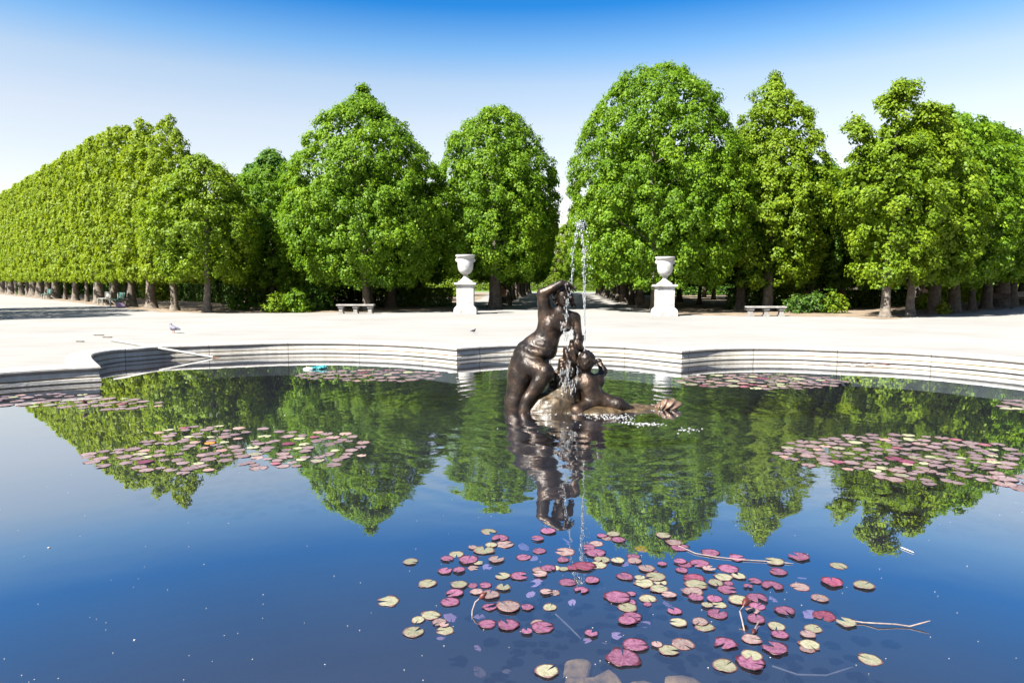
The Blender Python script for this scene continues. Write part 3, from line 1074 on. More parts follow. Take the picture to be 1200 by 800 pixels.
# --- hedges and bushes
def hedge_mesh(name, L_, W_, H_, seed, dens=260, leaf=.09, rough=.07):
    rg = np.random.default_rng(seed)
    fcs = [(L_ * H_, 0), (L_ * H_, 1), (L_ * W_, 2), (W_ * H_, 3), (W_ * H_, 4)]
    C0, D0 = [], []
    for a, k in fcs:
        n = int(a * dens)
        u, v = rg.uniform(-.5, .5, n), rg.uniform(0, 1, n)
        if k < 2:
            s = -1 if k == 0 else 1
            C0.append(np.stack([u * L_, np.full(n, s * W_ / 2), v * H_], 1))
            D0.append(np.tile([0, s, .2], (n, 1)))
        elif k == 2:
            C0.append(np.stack([u * L_, (v - .5) * W_, np.full(n, H_)], 1))
            D0.append(np.tile([0, 0, 1.], (n, 1)))
        else:
            s = -1 if k == 3 else 1
            C0.append(np.stack([np.full(n, s * L_ / 2), u * W_, v * H_], 1))
            D0.append(np.tile([s, 0, .2], (n, 1)))
    c = np.vstack(C0)
    d = unit(np.vstack(D0).astype(float))
    nf = sines(rg, 9, 5.0)
    c = c + d * (nf(c)[:, None] * rough - np.abs(rg.normal(0, rough, (len(c), 1))))
    ni = int(L_ * W_ * H_ * 160)
    pi_ = rg.uniform(-.5, .5, (ni, 3)) * np.array([L_ * .94, W_ * .8, H_ * .96]) + np.array([0, 0, H_ / 2])
    pc = np.vstack([c, pi_])
    n = len(pc)
    nr = np.vstack([unit(d + np.array([0, 0, .4]) + rg.normal(size=d.shape) * .5), unit(rg.normal(size=(ni, 3)))])
    ln = np.concatenate([leaf * rg.uniform(.7, 1.3, len(c)), rg.uniform(.16, .25, ni)])
    pc[:, 2] = np.maximum(pc[:, 2], .03)
    return leaves_mesh(name, pc, nr, rg.normal(size=(n, 3)), ln, ln * .7, np.clip(rg.normal(.5, .2, n) + .15 * nf(pc * .4), 0, 1))


def hedge(name, x0, y0, x1, y1, W_, H_, mat, label, seed, cat='hedge', **k):
    L_ = math.hypot(x1 - x0, y1 - y0)
    o = link(name, hedge_mesh(name, L_, W_, H_, seed, **k), M[mat])
    o.location = ((x0 + x1) / 2, (y0 + y1) / 2, 0)
    o.rotation_euler = (0, 0, math.atan2(y1 - y0, x1 - x0))
    tag(o, label, cat)
    return o


q2 = Vector((r0.x, r0.y)) + Vector((-rd_.y, rd_.x)) * -7.0
for i, (s0, s1, lab) in enumerate([(-3.5, 1.0, 'dark clipped hedge block behind the near trunks of the left row'), (1.5, 11.5, 'clipped hedge behind the third and fourth trunks of the left row'), (12, 45, 'long clipped hedge behind the far trunks of the left row')]):
    a = q2 + rd_ * s0
    b = q2 + rd_ * s1
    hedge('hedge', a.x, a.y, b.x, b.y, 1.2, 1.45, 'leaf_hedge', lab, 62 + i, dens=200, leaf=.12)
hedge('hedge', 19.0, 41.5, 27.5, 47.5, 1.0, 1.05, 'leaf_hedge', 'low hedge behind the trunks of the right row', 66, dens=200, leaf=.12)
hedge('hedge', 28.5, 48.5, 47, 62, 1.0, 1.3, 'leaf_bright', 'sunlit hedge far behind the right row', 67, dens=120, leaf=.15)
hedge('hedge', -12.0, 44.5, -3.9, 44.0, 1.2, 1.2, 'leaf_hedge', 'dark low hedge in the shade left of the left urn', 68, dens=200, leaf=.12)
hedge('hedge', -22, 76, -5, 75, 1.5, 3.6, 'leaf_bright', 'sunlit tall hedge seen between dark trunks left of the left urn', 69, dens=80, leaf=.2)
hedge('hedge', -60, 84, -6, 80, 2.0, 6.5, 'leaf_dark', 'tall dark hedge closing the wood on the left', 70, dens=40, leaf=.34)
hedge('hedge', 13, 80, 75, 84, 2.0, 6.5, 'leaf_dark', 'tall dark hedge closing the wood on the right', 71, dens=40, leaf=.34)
hedge('hedge', -12, 121, 34, 121, 1.5, 3.2, 'leaf_bright', 'light green hedge across the far end of the alley', 73, dens=60, leaf=.22)
hedge('hedge', 12.6, 39.8, 17.6, 40.4, .9, 1.25, 'leaf_hedge', 'shaded hedge behind the slender tree on the right', 72, dens=200, leaf=.12)


def bush(px, py, w, h, mat, label, seed, sparse=0):
    p = P(px, py)
    prof = [(.05, w * .36), (h * .25, w * .5), (h * .55, w * .47), (h * .8, w * .3), (h, w * .06)]
    me = crown_mesh('foliage', prof, seed, dens=9, per=26, csize=.5, leaf=.12, lump=.25, droop=.3, depth=.1)
    t = empty('bush', (p.x, p.y, 0), 0, label=label, cat='bush')
    link('foliage', me, M[mat], t)
    mb = MB()
    rd = random.Random(seed)
    for k in range(5):
        a = rd.uniform(0, 6.28)
        mb.tube([(0, 0, 0), (math.cos(a) * w * .15, math.sin(a) * w * .15, h * .4), (math.cos(a) * w * .3, math.sin(a) * w * .3, h * .75)], [.03, .02, .008], 6)
    link('stems', mb.mesh('stems', True), M['bark_dark'], t)


bush(326, 366.3, 1.5, .95, 'leaf_bright', 'yellow-green bush low at the plaza edge left of the bench', 81)
bush(346, 366, 1.5, 1.15, 'leaf_linden', 'small mid green bush beside the yellow-green bush', 82)
bush(372, 364, 1.8, 1.75, 'leaf_dark', 'taller dark green bush just left of the left stone bench', 83)
bush(350, 363, 2.0, 2.7, 'leaf_linden', 'tall loose shrub behind the bushes left of the bench', 84)
bush(285, 363, 1.8, 1.1, 'leaf_dark', 'dark bush in the shade left of the yellow-green bush', 85)
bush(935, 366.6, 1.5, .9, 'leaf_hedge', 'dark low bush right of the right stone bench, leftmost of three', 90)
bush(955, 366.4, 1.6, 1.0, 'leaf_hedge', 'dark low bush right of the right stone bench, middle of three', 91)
bush(975, 366.8, 1.4, 1.0, 'leaf_bright', 'sunlit bush right of the right stone bench, rightmost of three', 92)
bush(926, 362, 1.8, 1.7, 'leaf_bright', 'bright taller bush behind the right stone bench and the dark low bushes', 86)
bush(1087, 363, 1.6, 1.0, 'leaf_bright', 'small sunlit bush among trunks of the right row', 87)
bush(1106, 368, .7, .55, 'leaf_yellow', 'tiny yellow-green shoot at the foot of the thick right trunk', 88)
bush(190, 352, 3.0, 1.9, 'leaf_yellow', 'yellow bush glimpsed behind the hedge of the left row', 89)


# --- ground sheets under the trees
def sheet(name, poly, z, mat, label, jit=.25, seed=0):
    rd = random.Random(seed)
    pts = []
    for i in range(len(poly)):
        a, b = Vector(poly[i]), Vector(poly[(i + 1) % len(poly)])
        n = max(1, int((b - a).length / .6)) if (b - a).length < 120 else 1
        for k in range(n):
            q = a.lerp(b, k / n)
            pts.append((q.x + rd.uniform(-jit, jit), q.y + rd.uniform(-jit, jit)))
    fill(name, [pts], z, M[mat], kind='structure', label=label, cat='ground')


def xy(px, py, dy=0):
    p = P(px, py)
    return (p.x, p.y + dy)


le = r0.xy - rd_ * 1.0
far_l = r0.xy + rd_ * 88
nl = Vector((rd_.y, -rd_.x))
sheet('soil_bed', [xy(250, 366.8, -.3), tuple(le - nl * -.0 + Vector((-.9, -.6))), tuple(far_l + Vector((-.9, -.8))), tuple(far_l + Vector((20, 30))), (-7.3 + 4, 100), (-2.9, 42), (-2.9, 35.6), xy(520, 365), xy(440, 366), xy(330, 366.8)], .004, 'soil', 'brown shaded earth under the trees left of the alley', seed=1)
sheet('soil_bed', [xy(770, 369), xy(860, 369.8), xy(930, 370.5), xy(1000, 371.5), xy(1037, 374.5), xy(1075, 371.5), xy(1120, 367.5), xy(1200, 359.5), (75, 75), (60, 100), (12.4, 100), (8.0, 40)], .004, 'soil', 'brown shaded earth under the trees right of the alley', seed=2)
sheet('grass', [(-14, 106), (32, 106), (32, 120), (-14, 120)], .004, 'grass', 'strip of lawn at the far end of the alley', seed=3)


# ------------------------------------------------------------------ implicit figures
def sd_cone(Pp, a, b, ra, rb):
    a = np.array(a, float)
    b = np.array(b, float)
    ba = b - a
    l2 = max(1e-9, ba @ ba)
    t = np.clip(((Pp - a) @ ba) / l2, 0, 1)
    d = np.linalg.norm(Pp - a - t[..., None] * ba, axis=-1)
    return d - (ra + (rb - ra) * t)


def sd_ell(Pp, c, r, rot=None):
    q = Pp - np.array(c, float)
    if rot is not None:
        q = q @ np.array(rot)
    r = np.array(r, float)
    k0 = np.linalg.norm(q / r, axis=-1)
    k1 = np.linalg.norm(q / (r * r), axis=-1)
    return np.where(k1 > 1e-6, k0 * (k0 - 1.0) / np.maximum(k1, 1e-6), -r.min())


def smin(a, b, k):
    h = np.clip(.5 + .5 * (b - a) / k, 0, 1)
    return b * (1 - h) + a * h - k * h * (1 - h)


def surface_nets(F, org, h):
    nx, ny, nz = F.shape
    ins = F < 0
    cnt = np.zeros((nx - 1, ny - 1, nz - 1))
    pos = np.zeros((nx - 1, ny - 1, nz - 1, 3))
    corner = [(i, j, k) for i in (0, 1) for j in (0, 1) for k in (0, 1)]

    def cs(A, c):
        return A[c[0]:nx - 1 + c[0], c[1]:ny - 1 + c[1], c[2]:nz - 1 + c[2]]
    for a in corner:
        for d in range(3):
            if a[d] == 0:
                b = list(a)
                b[d] = 1
                Fa, Fb = cs(F, a), cs(F, b)
                m = (Fa < 0) != (Fb < 0)
                t = np.where(m, Fa / np.where(m, Fa - Fb, 1), 0)
                for e in range(3):
                    pos[..., e] += m * (a[e] + (t if e == d else 0))
                cnt += m
    act = cnt > 0
    idx = np.full(act.shape, -1, dtype=np.int64)
    idx[act] = np.arange(act.sum())
    V = (pos[act] / cnt[act][:, None] + np.argwhere(act)) * h + org
    faces = []
    for d in range(3):
        e = [(1, 2), (2, 0), (0, 1)][d]
        sl0 = [slice(1, -1)] * 3
        sl0[d] = slice(0, -1)
        sl1 = list(sl0)
        sl1[d] = slice(1, None)
        A, Bb = ins[tuple(sl0)], ins[tuple(sl1)]
        w = np.argwhere(A != Bb)
        if len(w) == 0:
            continue
        off = np.ones(3, int)
        off[d] = 0
        w = w + off
        flip = ins[w[:, 0], w[:, 1], w[:, 2]]
        q = []
        for (u, v) in ((-1, -1), (0, -1), (0, 0), (-1, 0)):
            c = w.copy()
            c[:, e[0]] += u
            c[:, e[1]] += v
            q.append(idx[c[:, 0], c[:, 1], c[:, 2]])
        q = np.stack(q, 1)
        q[~flip] = q[~flip][:, ::-1]
        faces.append(q)
    return V, np.vstack(faces)


def figure(name, prims, lo, hi, h, k=.05, post=None):
    lo, hi = np.array(lo, float), np.array(hi, float)
    n = np.ceil((hi - lo) / h).astype(int) + 1
    G = np.stack(np.meshgrid(*[lo[i] + np.arange(n[i]) * h for i in range(3)], indexing='ij'), -1)
    F = np.full(G.shape[:3], 9.0)
    for pr in prims:
        if pr[0] == 'c':
            _, a, ra, b, rb = pr[:5]
            kk = pr[5] if len(pr) > 5 else k
            mn = np.minimum(a, b) - max(ra, rb) - kk * 2.2 - .03
            mx = np.maximum(a, b) + max(ra, rb) + kk * 2.2 + .03
        else:
            _, c, r = pr[:3]
            kk = pr[3] if len(pr) > 3 else k
            mn = np.array(c) - max(r) - kk * 2.2 - .03
            mx = np.array(c) + max(r) + kk * 2.2 + .03
        i0 = np.clip(np.floor((mn - lo) / h).astype(int), 0, n - 1)
        i1 = np.clip(np.ceil((mx - lo) / h).astype(int) + 1, 1, n)
        s = tuple(slice(i0[i], i1[i]) for i in range(3))
        g = G[s]
        if g.size == 0:
            continue
        d = sd_cone(g, a, b, ra, rb) if pr[0] == 'c' else sd_ell(g, c, r, pr[4] if len(pr) > 4 else None)
        F[s] = smin(F[s], d, kk)
    if post is not None:
        F = post(G, F)
    F[0], F[-1], F[:, 0], F[:, -1], F[:, :, 0], F[:, :, -1] = (1,) * 6
    V, Fc = surface_nets(F, lo, h)
    return mesh_np(name, V, Fc, True)


SS = STATUE.y / 800.0 * 1.0


def s(px, py, y=0.0):
    return ((px - 655) * SS, y, (476 - py) * SS)


statue = empty('fountain_sculpture', (STATUE.x, STATUE.y, WATER), 0, label='dark bronze nymph with raised arm and crouching child on a wet rock in the pond', cat='sculpture')
nymph = [
    ('e', s(621, 424, .05), (.29, .27, .25)), ('e', s(622, 411, .04), (.235, .24, .2), .11), ('e', s(631, 399, .03), (.165, .18, .15), .12), ('e', s(613, 436, .02), (.235, .26, .27), .08),
    ('c', s(611, 438, -.03), .205, s(604, 470, -.08), .165), ('c', s(604, 470, -.08), .165, s(604, 492, -.1), .15),
    ('c', s(620, 426, -.14), .185, s(637, 431, -.36), .128), ('c', s(637, 433, -.38), .118, s(617, 462, -.42), .082),
    ('e', s(629, 445, -.4), (.085, .09, .13), .05),
    ('c', s(617, 462, -.42), .08, s(611, 476, -.46), .058), ('c', s(614, 470, -.42), .07, s(620, 480, -.5), .04),
    ('e', s(632, 411, -.07), (.255, .23, .135), .05), ('e', s(637, 402, -.04), (.215, .2, .11), .035),
    ('c', s(637, 402, 0), .19, s(645, 381, .01), .19), ('e', s(650, 376, .01), (.235, .16, .18), .07),
    ('e', s(643, 380, -.13), (.085, .075, .08), .04), ('e', s(662, 381, -.12), (.08, .075, .078), .04),
    ('c', s(638, 366, .01), .09, s(672, 371, .02), .088), ('e', s(656, 368, .03), (.17, .1, .1), .06),
    ('c', s(639, 368, 0), .115, s(635, 343, -.03), .082, .05), ('c', s(635, 343, -.03), .084, s(656, 331, -.1), .055, .03),
    ('e', s(636, 353, -.02), (.078, .075, .1), .03),
    ('c', s(656, 330, -.1), .042, s(664, 332, -.12), .038, .02), ('e', s(664, 333, -.12), (.05, .04, .035), .02),
    ('c', s(666, 332, -.14), .016, s(673, 337, -.17), .012, .008), ('c', s(666, 333, -.115), .016, s(673, 339.5, -.13), .012, .008),
    ('c', s(665, 334, -.09), .015, s(671, 341, -.095), .011, .008), ('c', s(663, 335, -.07), .013, s(667, 341, -.07), .010, .008),
    ('c', s(661, 333, -.15), .014, s(662, 339, -.18), .011, .008),
    ('c', s(655, 364, .02), .068, s(658, 354, -.01), .058), ('e', s(658.5, 347, -.03), (.09, .105, .118), .03),
    ('e', s(659, 352.5, -.07), (.062, .06, .06), .03), ('c', s(660, 345.5, -.13), .012, s(660.5, 349, -.15), .02, .015),
    ('e', s(660, 355.6, -.105), (.03, .025, .022), .02), ('e', s(660, 352.3, -.128), (.026, .012, .008), .01),
    ('c', s(655.5, 344, -.118), .013, s(658.5, 344, -.13), .01, .012), ('c', s(661.5, 344, -.13), .01, s(664.5, 344.3, -.115), .013, .012),
    ('c', s(673, 372, .02), .088, s(677, 395, -.06), .064, .04), ('c', s(677, 395, -.06), .066, s(665, 418, -.22), .046, .03),
    ('e', s(664, 421, -.24), (.05, .045, .05), .02),
    ('c', s(663, 423, -.27), .016, s(659, 428, -.29), .012, .01), ('c', s(665, 424, -.27), .016, s(662, 430, -.29), .012, .01),
    ('c', s(667, 424, -.26), .015, s(665, 430, -.28), .012, .01), ('c', s(668.5, 422, -.25), .014, s(669, 427, -.27), .011, .01),
    ('c', s(661, 420, -.24), .015, s(657, 422, -.27), .012, .01),
]


def fold(G, F):
    # creases of the bent waist and muscle undulation
    return F + .006 * np.sin(G[..., 2] * 42 + G[..., 0] * 17) * np.exp(-((G[..., 2] - .86) / .16) ** 2) + .003 * np.sin(G[..., 0] * 31) * np.sin(G[..., 2] * 27 + 1) * np.sin(G[..., 1] * 29)


link('nymph', figure('nymph', nymph, (-1.05, -.75, -.3), (.5, .5, 2.05), .0125, .055, fold), M['bronze'], statue)
hairp = [('e', s(659, 343, .03), (.098, .1, .115)), ('e', s(650.5, 346, -.01), (.05, .07, .085)), ('e', s(668, 348, -.0), (.058, .07, .085)), ('e', s(652, 353, 0), (.035, .05, .05)),
         ('e', s(670, 354, .01), (.04, .05, .05)), ('c', s(672, 355, 0), .025, s(673.5, 360, .01), .012), ('e', s(660, 340, .1), (.07, .07, .07)), ('e', s(654, 339.5, -.06), (.05, .045, .04)), ('e', s(664, 339.5, -.06), (.05, .045, .04))]
link('hair', figure('hair', hairp, (-.25, -.2, 1.25), (.35, .3, 2.0), .0125, .025,
                    lambda G, F: F + .012 * np.sin(G[..., 0] * 75 + 4 * np.sin(G[..., 2] * 30)) * np.sin(G[..., 2] * 55 + G[..., 1] * 40)), M['bronze_dark'], statue)
putto = [
    ('e', s(685, 418, -.25), (.135, .14, .13)), ('e', s(684, 424, -.28), (.1, .1, .09)),
    ('c', s(685, 432, -.24), .07, s(686, 438, -.24), .08), ('c', s(676, 444, -.24), .115, s(698, 443, -.22), .11),
    ('c', s(687, 447, -.24), .155, s(694, 464, -.24), .18), ('e', s(681, 448, -.33), (.06, .04, .07), .03), ('e', s(694, 448, -.33), (.06, .04, .07), .03),
    ('c', s(675, 444, -.26), .072, s(668, 457, -.32), .056), ('c', s(668, 457, -.32), .058, s(653, 468, -.36), .04), ('e', s(651, 469, -.36), (.05, .04, .035), .02),
    ('c', s(698, 443, -.2), .07, s(706, 433, -.1), .055), ('c', s(706, 433, -.1), .055, s(702, 423, -.02), .042), ('e', s(701.5, 421.5, -.02), (.042, .04, .045), .02),
    ('e', s(689, 469, -.28), (.13, .13, .11)), ('e', s(703, 469, -.22), (.13, .13, .1)),
    ('c', s(702, 466, -.25), .14, s(721, 470, -.33), .11), ('c', s(721, 470, -.33), .11, s(737, 477, -.3), .065), ('c', s(738, 476, -.3), .055, s(745, 479, -.34), .04),
    ('c', s(688, 470, -.32), .11, s(672, 474, -.48), .08), ('c', s(672, 474, -.48), .08, s(680, 481, -.55), .055),
    ('e', s(674.8, 421, -.25), (.02, .03, .035), .012), ('e', s(696, 421, -.24), (.02, .03, .035), .012),
]
link('child_figure', figure('child_figure', putto, (-.3, -.8, -.25), (1.35, .3, 1.0), .0125, .045,
     lambda G, F: F + np.where(G[..., 2] > .6, .009, .002) * np.sin(G[..., 0] * 62 + 2) * np.sin(G[..., 2] * 58) * np.sin(G[..., 1] * 60)), M['bronze'], statue)
drape = [('c', s(678, 396, -.03), .085, s(668, 412, -.14), .1), ('c', s(668, 412, -.14), .12, s(662, 432, -.18), .14), ('c', s(662, 432, -.18), .14, s(652, 456, -.2), .15),
         ('c', s(672, 425, -.12), .08, s(672, 452, -.1), .13), ('c', s(676, 402, -.0), .05, s(686, 412, -.02), .05)]
link('wet_drapery', figure('wet_drapery', drape, (-.45, -.6, -.05), (.7, .4, 1.25), .0125, .04,
     lambda G, F: F + .016 * np.sin(G[..., 0] * 48 + G[..., 2] * 16) + .008 * np.sin(G[..., 1] * 66 + G[..., 2] * 22)), M['bronze_dark'], statue)
rockp = [('e', s(647, 470, -.22), (.42, .34, .2)), ('e', s(661, 460, -.08), (.3, .3, .28)), ('e', s(640, 477, -.3), (.4, .3, .13)), ('e', s(690, 478, -.2), (.5, .45, .1)), ('e', s(622, 480, .05), (.35, .35, .2)),
         ('e', s(730, 482, -.22), (.5, .32, .1)), ('c', s(700, 482, -.2), .12, s(778, 480, -.2), .09), ('e', s(655, 464, -.34), (.2, .14, .13))]
rgk = np.random.default_rng(77)
rk = [sines(rgk, 10, f) for f in (7.0, 15.0, 32.0)]


def rough_rock(G, F):
    q = G.reshape(-1, 3)
    return F + (.045 * rk[0](q) + .026 * rk[1](q) + .014 * rk[2](q)).reshape(F.shape)


link('rock_base', figure('rock_base', rockp, (-1.1, -.95, -.5), (1.9, .6, .75), .02, .08, rough_rock), M['wet_rock'], statue)
tailp = [('e', s(783, 471, -.2), (.165, .12, .085)), ('e', s(772, 474, -.2), (.1, .08, .06)), ('c', s(770, 478, -.2), .07, s(755, 482, -.2), .08)]
link('fish_tail', figure('fish_tail', tailp, (1.15, -.5, -.15), (2.0, .1, .3), .011, .03,
     lambda G, F: F + .014 * np.sin(np.arctan2(G[..., 2] + .12, G[..., 0] - 1.42) * 22)), M['shell'], statue)

# --- water thrown by the fountain
ICO = bmesh.new()
bmesh.ops.create_icosphere(ICO, subdivisions=1, radius=1)
ICO.verts.index_update()
IV = np.array([v.co[:] for v in ICO.verts])
IF = np.array([[v.index for v in f.verts] for f in ICO.faces])
ICO.free()


def drops(name, cs_, rad, mat, parent=None, stretch=1.6):
    cs_ = np.asarray(cs_, float)
    n = len(cs_)
    rad = np.asarray(rad)[:, None, None]
    st = np.ones((n, 1, 3))
    st[:, 0, 2] = rng.uniform(1, stretch * 1.6, n)
    V = (IV[None] * rad * st + cs_[:, None]).reshape(-1, 3)
    Fc = (IF[None] + (np.arange(n) * len(IV))[:, None, None]).reshape(-1, 3)
    o = link(name, mesh_np(name, V, Fc), M[mat], parent)
    o['kind'] = 'stuff'
    return o


def along(pts, n, jx):
    pts = np.array(pts)
    seg = np.linalg.norm(np.diff(pts, axis=0), axis=1)
    cum = np.concatenate([[0], np.cumsum(seg)])
    t = np.sort(rng.uniform(0, cum[-1], n))
    out = np.stack([np.interp(t, cum, pts[:, i]) for i in range(3)], 1)
    jj = np.interp(t / cum[-1], [0, 1], jx) if isinstance(jx, (tuple, list)) else jx
    out += rng.normal(size=out.shape) * (np.reshape(jj, (-1, 1)) if np.ndim(jj) else jj)
    return out


jet = empty('fountain_jet', (STATUE.x, STATUE.y, WATER), 0, label='thin white water jet rising above the child and falling over the nymph', cat='water jet')
up = [s(684, 410, -.15), s(683.5, 370, -.12), s(683, 330, -.1), s(681.5, 295, -.08), s(679, 265, -.06)]
a = along(up, 230, (.004, .017))
drops('rising_stream', a, rng.uniform(.003, .0085, len(a)), 'water_drop', jet, 5.0)
dn = [s(678, 264, -.06), s(674, 270, -.06), s(670.5, 290, -.07), s(669, 315, -.08), s(666.5, 335, -.12), s(664, 345, -.17), s(661, 360, -.17), s(663, 378, -.19), s(662, 400, -.19), s(664, 420, -.27)]
a = along(dn, 190, (.014, .018))
drops('falling_stream', a, rng.uniform(.003, .0075, len(a)), 'water_drop', jet, 4.5)
a = np.vstack([along([s(679, 264, -.06), s(683, 275, -.05), s(687, 300, -.05), s(689, 330, -.06)], 70, .035), along([s(676, 264, -.06), s(680, 262, -.06)], 90, .035)])
drops('spray', a, rng.uniform(.004, .009, len(a)), 'water_drop', jet, 1.5)
tri = []
for k in range(7):
    x0 = rng.uniform(656, 676)
    y0 = rng.uniform(415, 432)
    tri.append(along([s(x0, y0, -.3 - rng.uniform(0, .05)), s(x0 - rng.uniform(-1, 4), y0 + 14, -.36), s(x0 - rng.uniform(-4, 8), y0 + 32, -.46)], 22, .012))
for k in range(8):
    x0 = rng.uniform(650, 676)
    y0 = rng.uniform(366, 384)
    tri.append(along([s(x0, y0, -.16), s(x0 + rng.uniform(-2, 2), y0 + 10, -.19)], 7, .012))
a = np.vstack(tri)
drops('trickle', a, rng.uniform(.003, .007, len(a)), 'water_drop', jet, 4.5)
# foam on the water round the figure
fm = []
for (px, py, n, sx, sy) in [(718, 489, 60, 14, 1.8), (752, 497, 26, 6, 1.0), (765, 497, 20, 6, .8), (735, 495, 16, 4, .8), (808, 504, 14, 6, 1.4), (680, 480, 50, 16, 2.2), (700, 484, 40, 12, 2), (640, 484, 14, 14, 1.5), (600, 471, 10, 5, .4), (650, 500, 8, 30, 5), (770, 480, 14, 20, 3)]:
    for k in range(n * 2):
        q = P(px + rng.normal() * sx, py + rng.normal() * sy, WATER)
        fm.append((q.x, q.y, WATER + .004))
fm = np.array(fm)
n = len(fm)
V = (IV[None] * (rng.uniform(.004, .014, n)[:, None, None] * np.array([1.3, 1, .3])) + fm[:, None]).reshape(-1, 3)
Fc = (IF[None] + (np.arange(n) * len(IV))[:, None, None]).reshape(-1, 3)
tag(link('foam', mesh_np('foam', V, Fc), M['foam']), 'white foam flecks drifting on the water beside the sculpture', 'foam', kind='stuff')
# petals and fluff strewn over the pond
pt = []
for k in range(260):
    px, py = rng.uniform(0, 1200), 480 + 320 * rng.uniform(0, 1) ** 1.15
    q = P(px, py, WATER)
    pt.append((q.x, q.y, WATER + .003, (.0028 if rng.uniform() < .98 else .008)))
pt = np.array(pt)
n = len(pt)
V = (IV[None] * ((pt[:, 3] * rng.uniform(.7, 1.3, n))[:, None, None] * np.array([1.3, 1, .3])) + pt[:, None, :3]).reshape(-1, 3)
Fc = (IF[None] + (np.arange(n) * len(IV))[:, None, None]).reshape(-1, 3)
tag(link('petals', mesh_np('petals', V, Fc), M['petal']), 'tiny white petals and fluff scattered over the pond surface', 'petals', kind='stuff')

# ------------------------------------------------------------------ urns and pedestals
def pedestal(px, py, label_p, label_u):
    p = P(px, py)
    k = p.y / 800.0
    t = empty('pedestal', (p.x, p.y + .5, 0), 0, label=label_p, cat='pedestal')
    hw = 9.9 * k
    mb = MB()
    b = 13.4 * k
    mb.box(-b, b, -b, b, 0, 5.5 * k, .012)
    mb.lathe([(b * .97, 5.5 * k), (b * .97, 6.6 * k), (b * .9, 8.0 * k), (hw * 1.1, 9.2 * k), (hw * 1.03, 10 * k)], 4)
    me = mb.mesh('plinth')
    # square lathes have their corners on the axes: turn them 45 degrees
    nb = len(me.vertices)
    for v in me.vertices:
        if v.co.z >= 5.5 * k - 1e-4 and abs(abs(v.co.x) + abs(v.co.y)) > 0 and (abs(v.co.x) < 1e-5 or abs(v.co.y) < 1e-5):
            r = max(abs(v.co.x), abs(v.co.y))
            a = math.atan2(v.co.y, v.co.x) + math.pi / 4
            v.co.x, v.co.y = r * math.sqrt(2) * math.cos(a), r * math.sqrt(2) * math.sin(a)
    link('plinth', me, M['white_stone'], t)
    mb = MB()
    mb.box(-hw, hw, -hw, hw, 9.8 * k, 33.5 * k, .01)
    for sx in (-1, 1):
        mb.box(-hw * .78, hw * .78, sx * hw - .012, sx * hw + .012, 13 * k, 31 * k, .008)
        mb.box(sx * hw - .012, sx * hw + .012, -hw * .78, hw * .78, 13 * k, 31 * k, .008)
    link('shaft', mb.mesh('shaft'), M['white_stone'], t)
    mb = MB()
    mb.box(-hw * 1.1, hw * 1.1, -hw * 1.1, hw * 1.1, 33.3 * k, 34.6 * k, .008)
    mb.box(-12.7 * k, 12.7 * k, -12.7 * k, 12.7 * k, 34.6 * k, 37 * k, .012)
    link('cap', mb.mesh('cap'), M['white_stone'], t)
    u = empty('stone_urn', (p.x, p.y + .5, 37 * k), 0, label=label_u, cat='urn')
    mb = MB()
    mb.lathe([(9.5 * k, 0), (9.5 * k, .9 * k), (8 * k, 2.0 * k), (5.6 * k, 3.6 * k), (3.6 * k, 5.4 * k), (2.5 * k, 7.2 * k), (2.3 * k, 8.2 * k), (3.1 * k, 8.7 * k), (3.2 * k, 9.3 * k), (2.6 * k, 9.7 * k)], 32)
    link('foot', mb.mesh('foot', True, 35), M['white_stone'], u)
    mb = MB()
    mb.lathe([(2.6 * k, 9.6 * k), (5 * k, 10.6 * k), (7.2 * k, 12.6 * k), (8.6 * k, 15.5 * k), (9.2 * k, 19 * k), (9.3 * k, 24 * k), (9.0 * k, 27 * k), (9.1 * k, 28.2 * k), (8.2 * k, 28.2 * k), (7.8 * k, 24 * k), (6, 16 * k)][:-1] + [(6.0 * k, 17 * k)], 40)
    link('bowl', mb.mesh('bowl', True, 35), M['white_stone'], u)
    mb = MB()
    mb.lathe([(9.2 * k, 28.0 * k), (9.8 * k, 28.6 * k), (11.3 * k, 30.4 * k), (11.8 * k, 31.6 * k), (11.7 * k, 32.4 * k), (10.8 * k, 32.7 * k), (9.0 * k, 30.0 * k), (8.4 * k, 28.0 * k)], 40)
    link('rim', mb.mesh('rim', True, 35), M['white_stone'], u)
    for sx in (-1, 1):
        mb = MB()
        pts = [(sx * (9.0 + 1.9 * math.sin(a_)) * k, 0, (26.5 + 2.0 * math.cos(a_)) * k) for a_ in np.linspace(-.1, math.pi + .1, 9)]
        mb.tube(pts, [.75 * k, .85 * k, .9 * k, .95 * k, 1.0 * k, .95 * k, .9 * k, .85 * k, .75 * k], 8)
        mb.box(sx * 8.9 * k - .05, sx * 8.9 * k + .05, -.09, .09, 25.4 * k, 27.8 * k, .02)
        link('handle', mb.mesh('handle', True, 50), M['white_stone'], u)


pedestal(545, 368.3, 'square white stone pedestal left of the alley entrance', 'white stone urn with side handles on the left pedestal')
pedestal(781, 370.6, 'square white stone pedestal right of the alley entrance', 'white stone urn with side handles on the right pedestal')


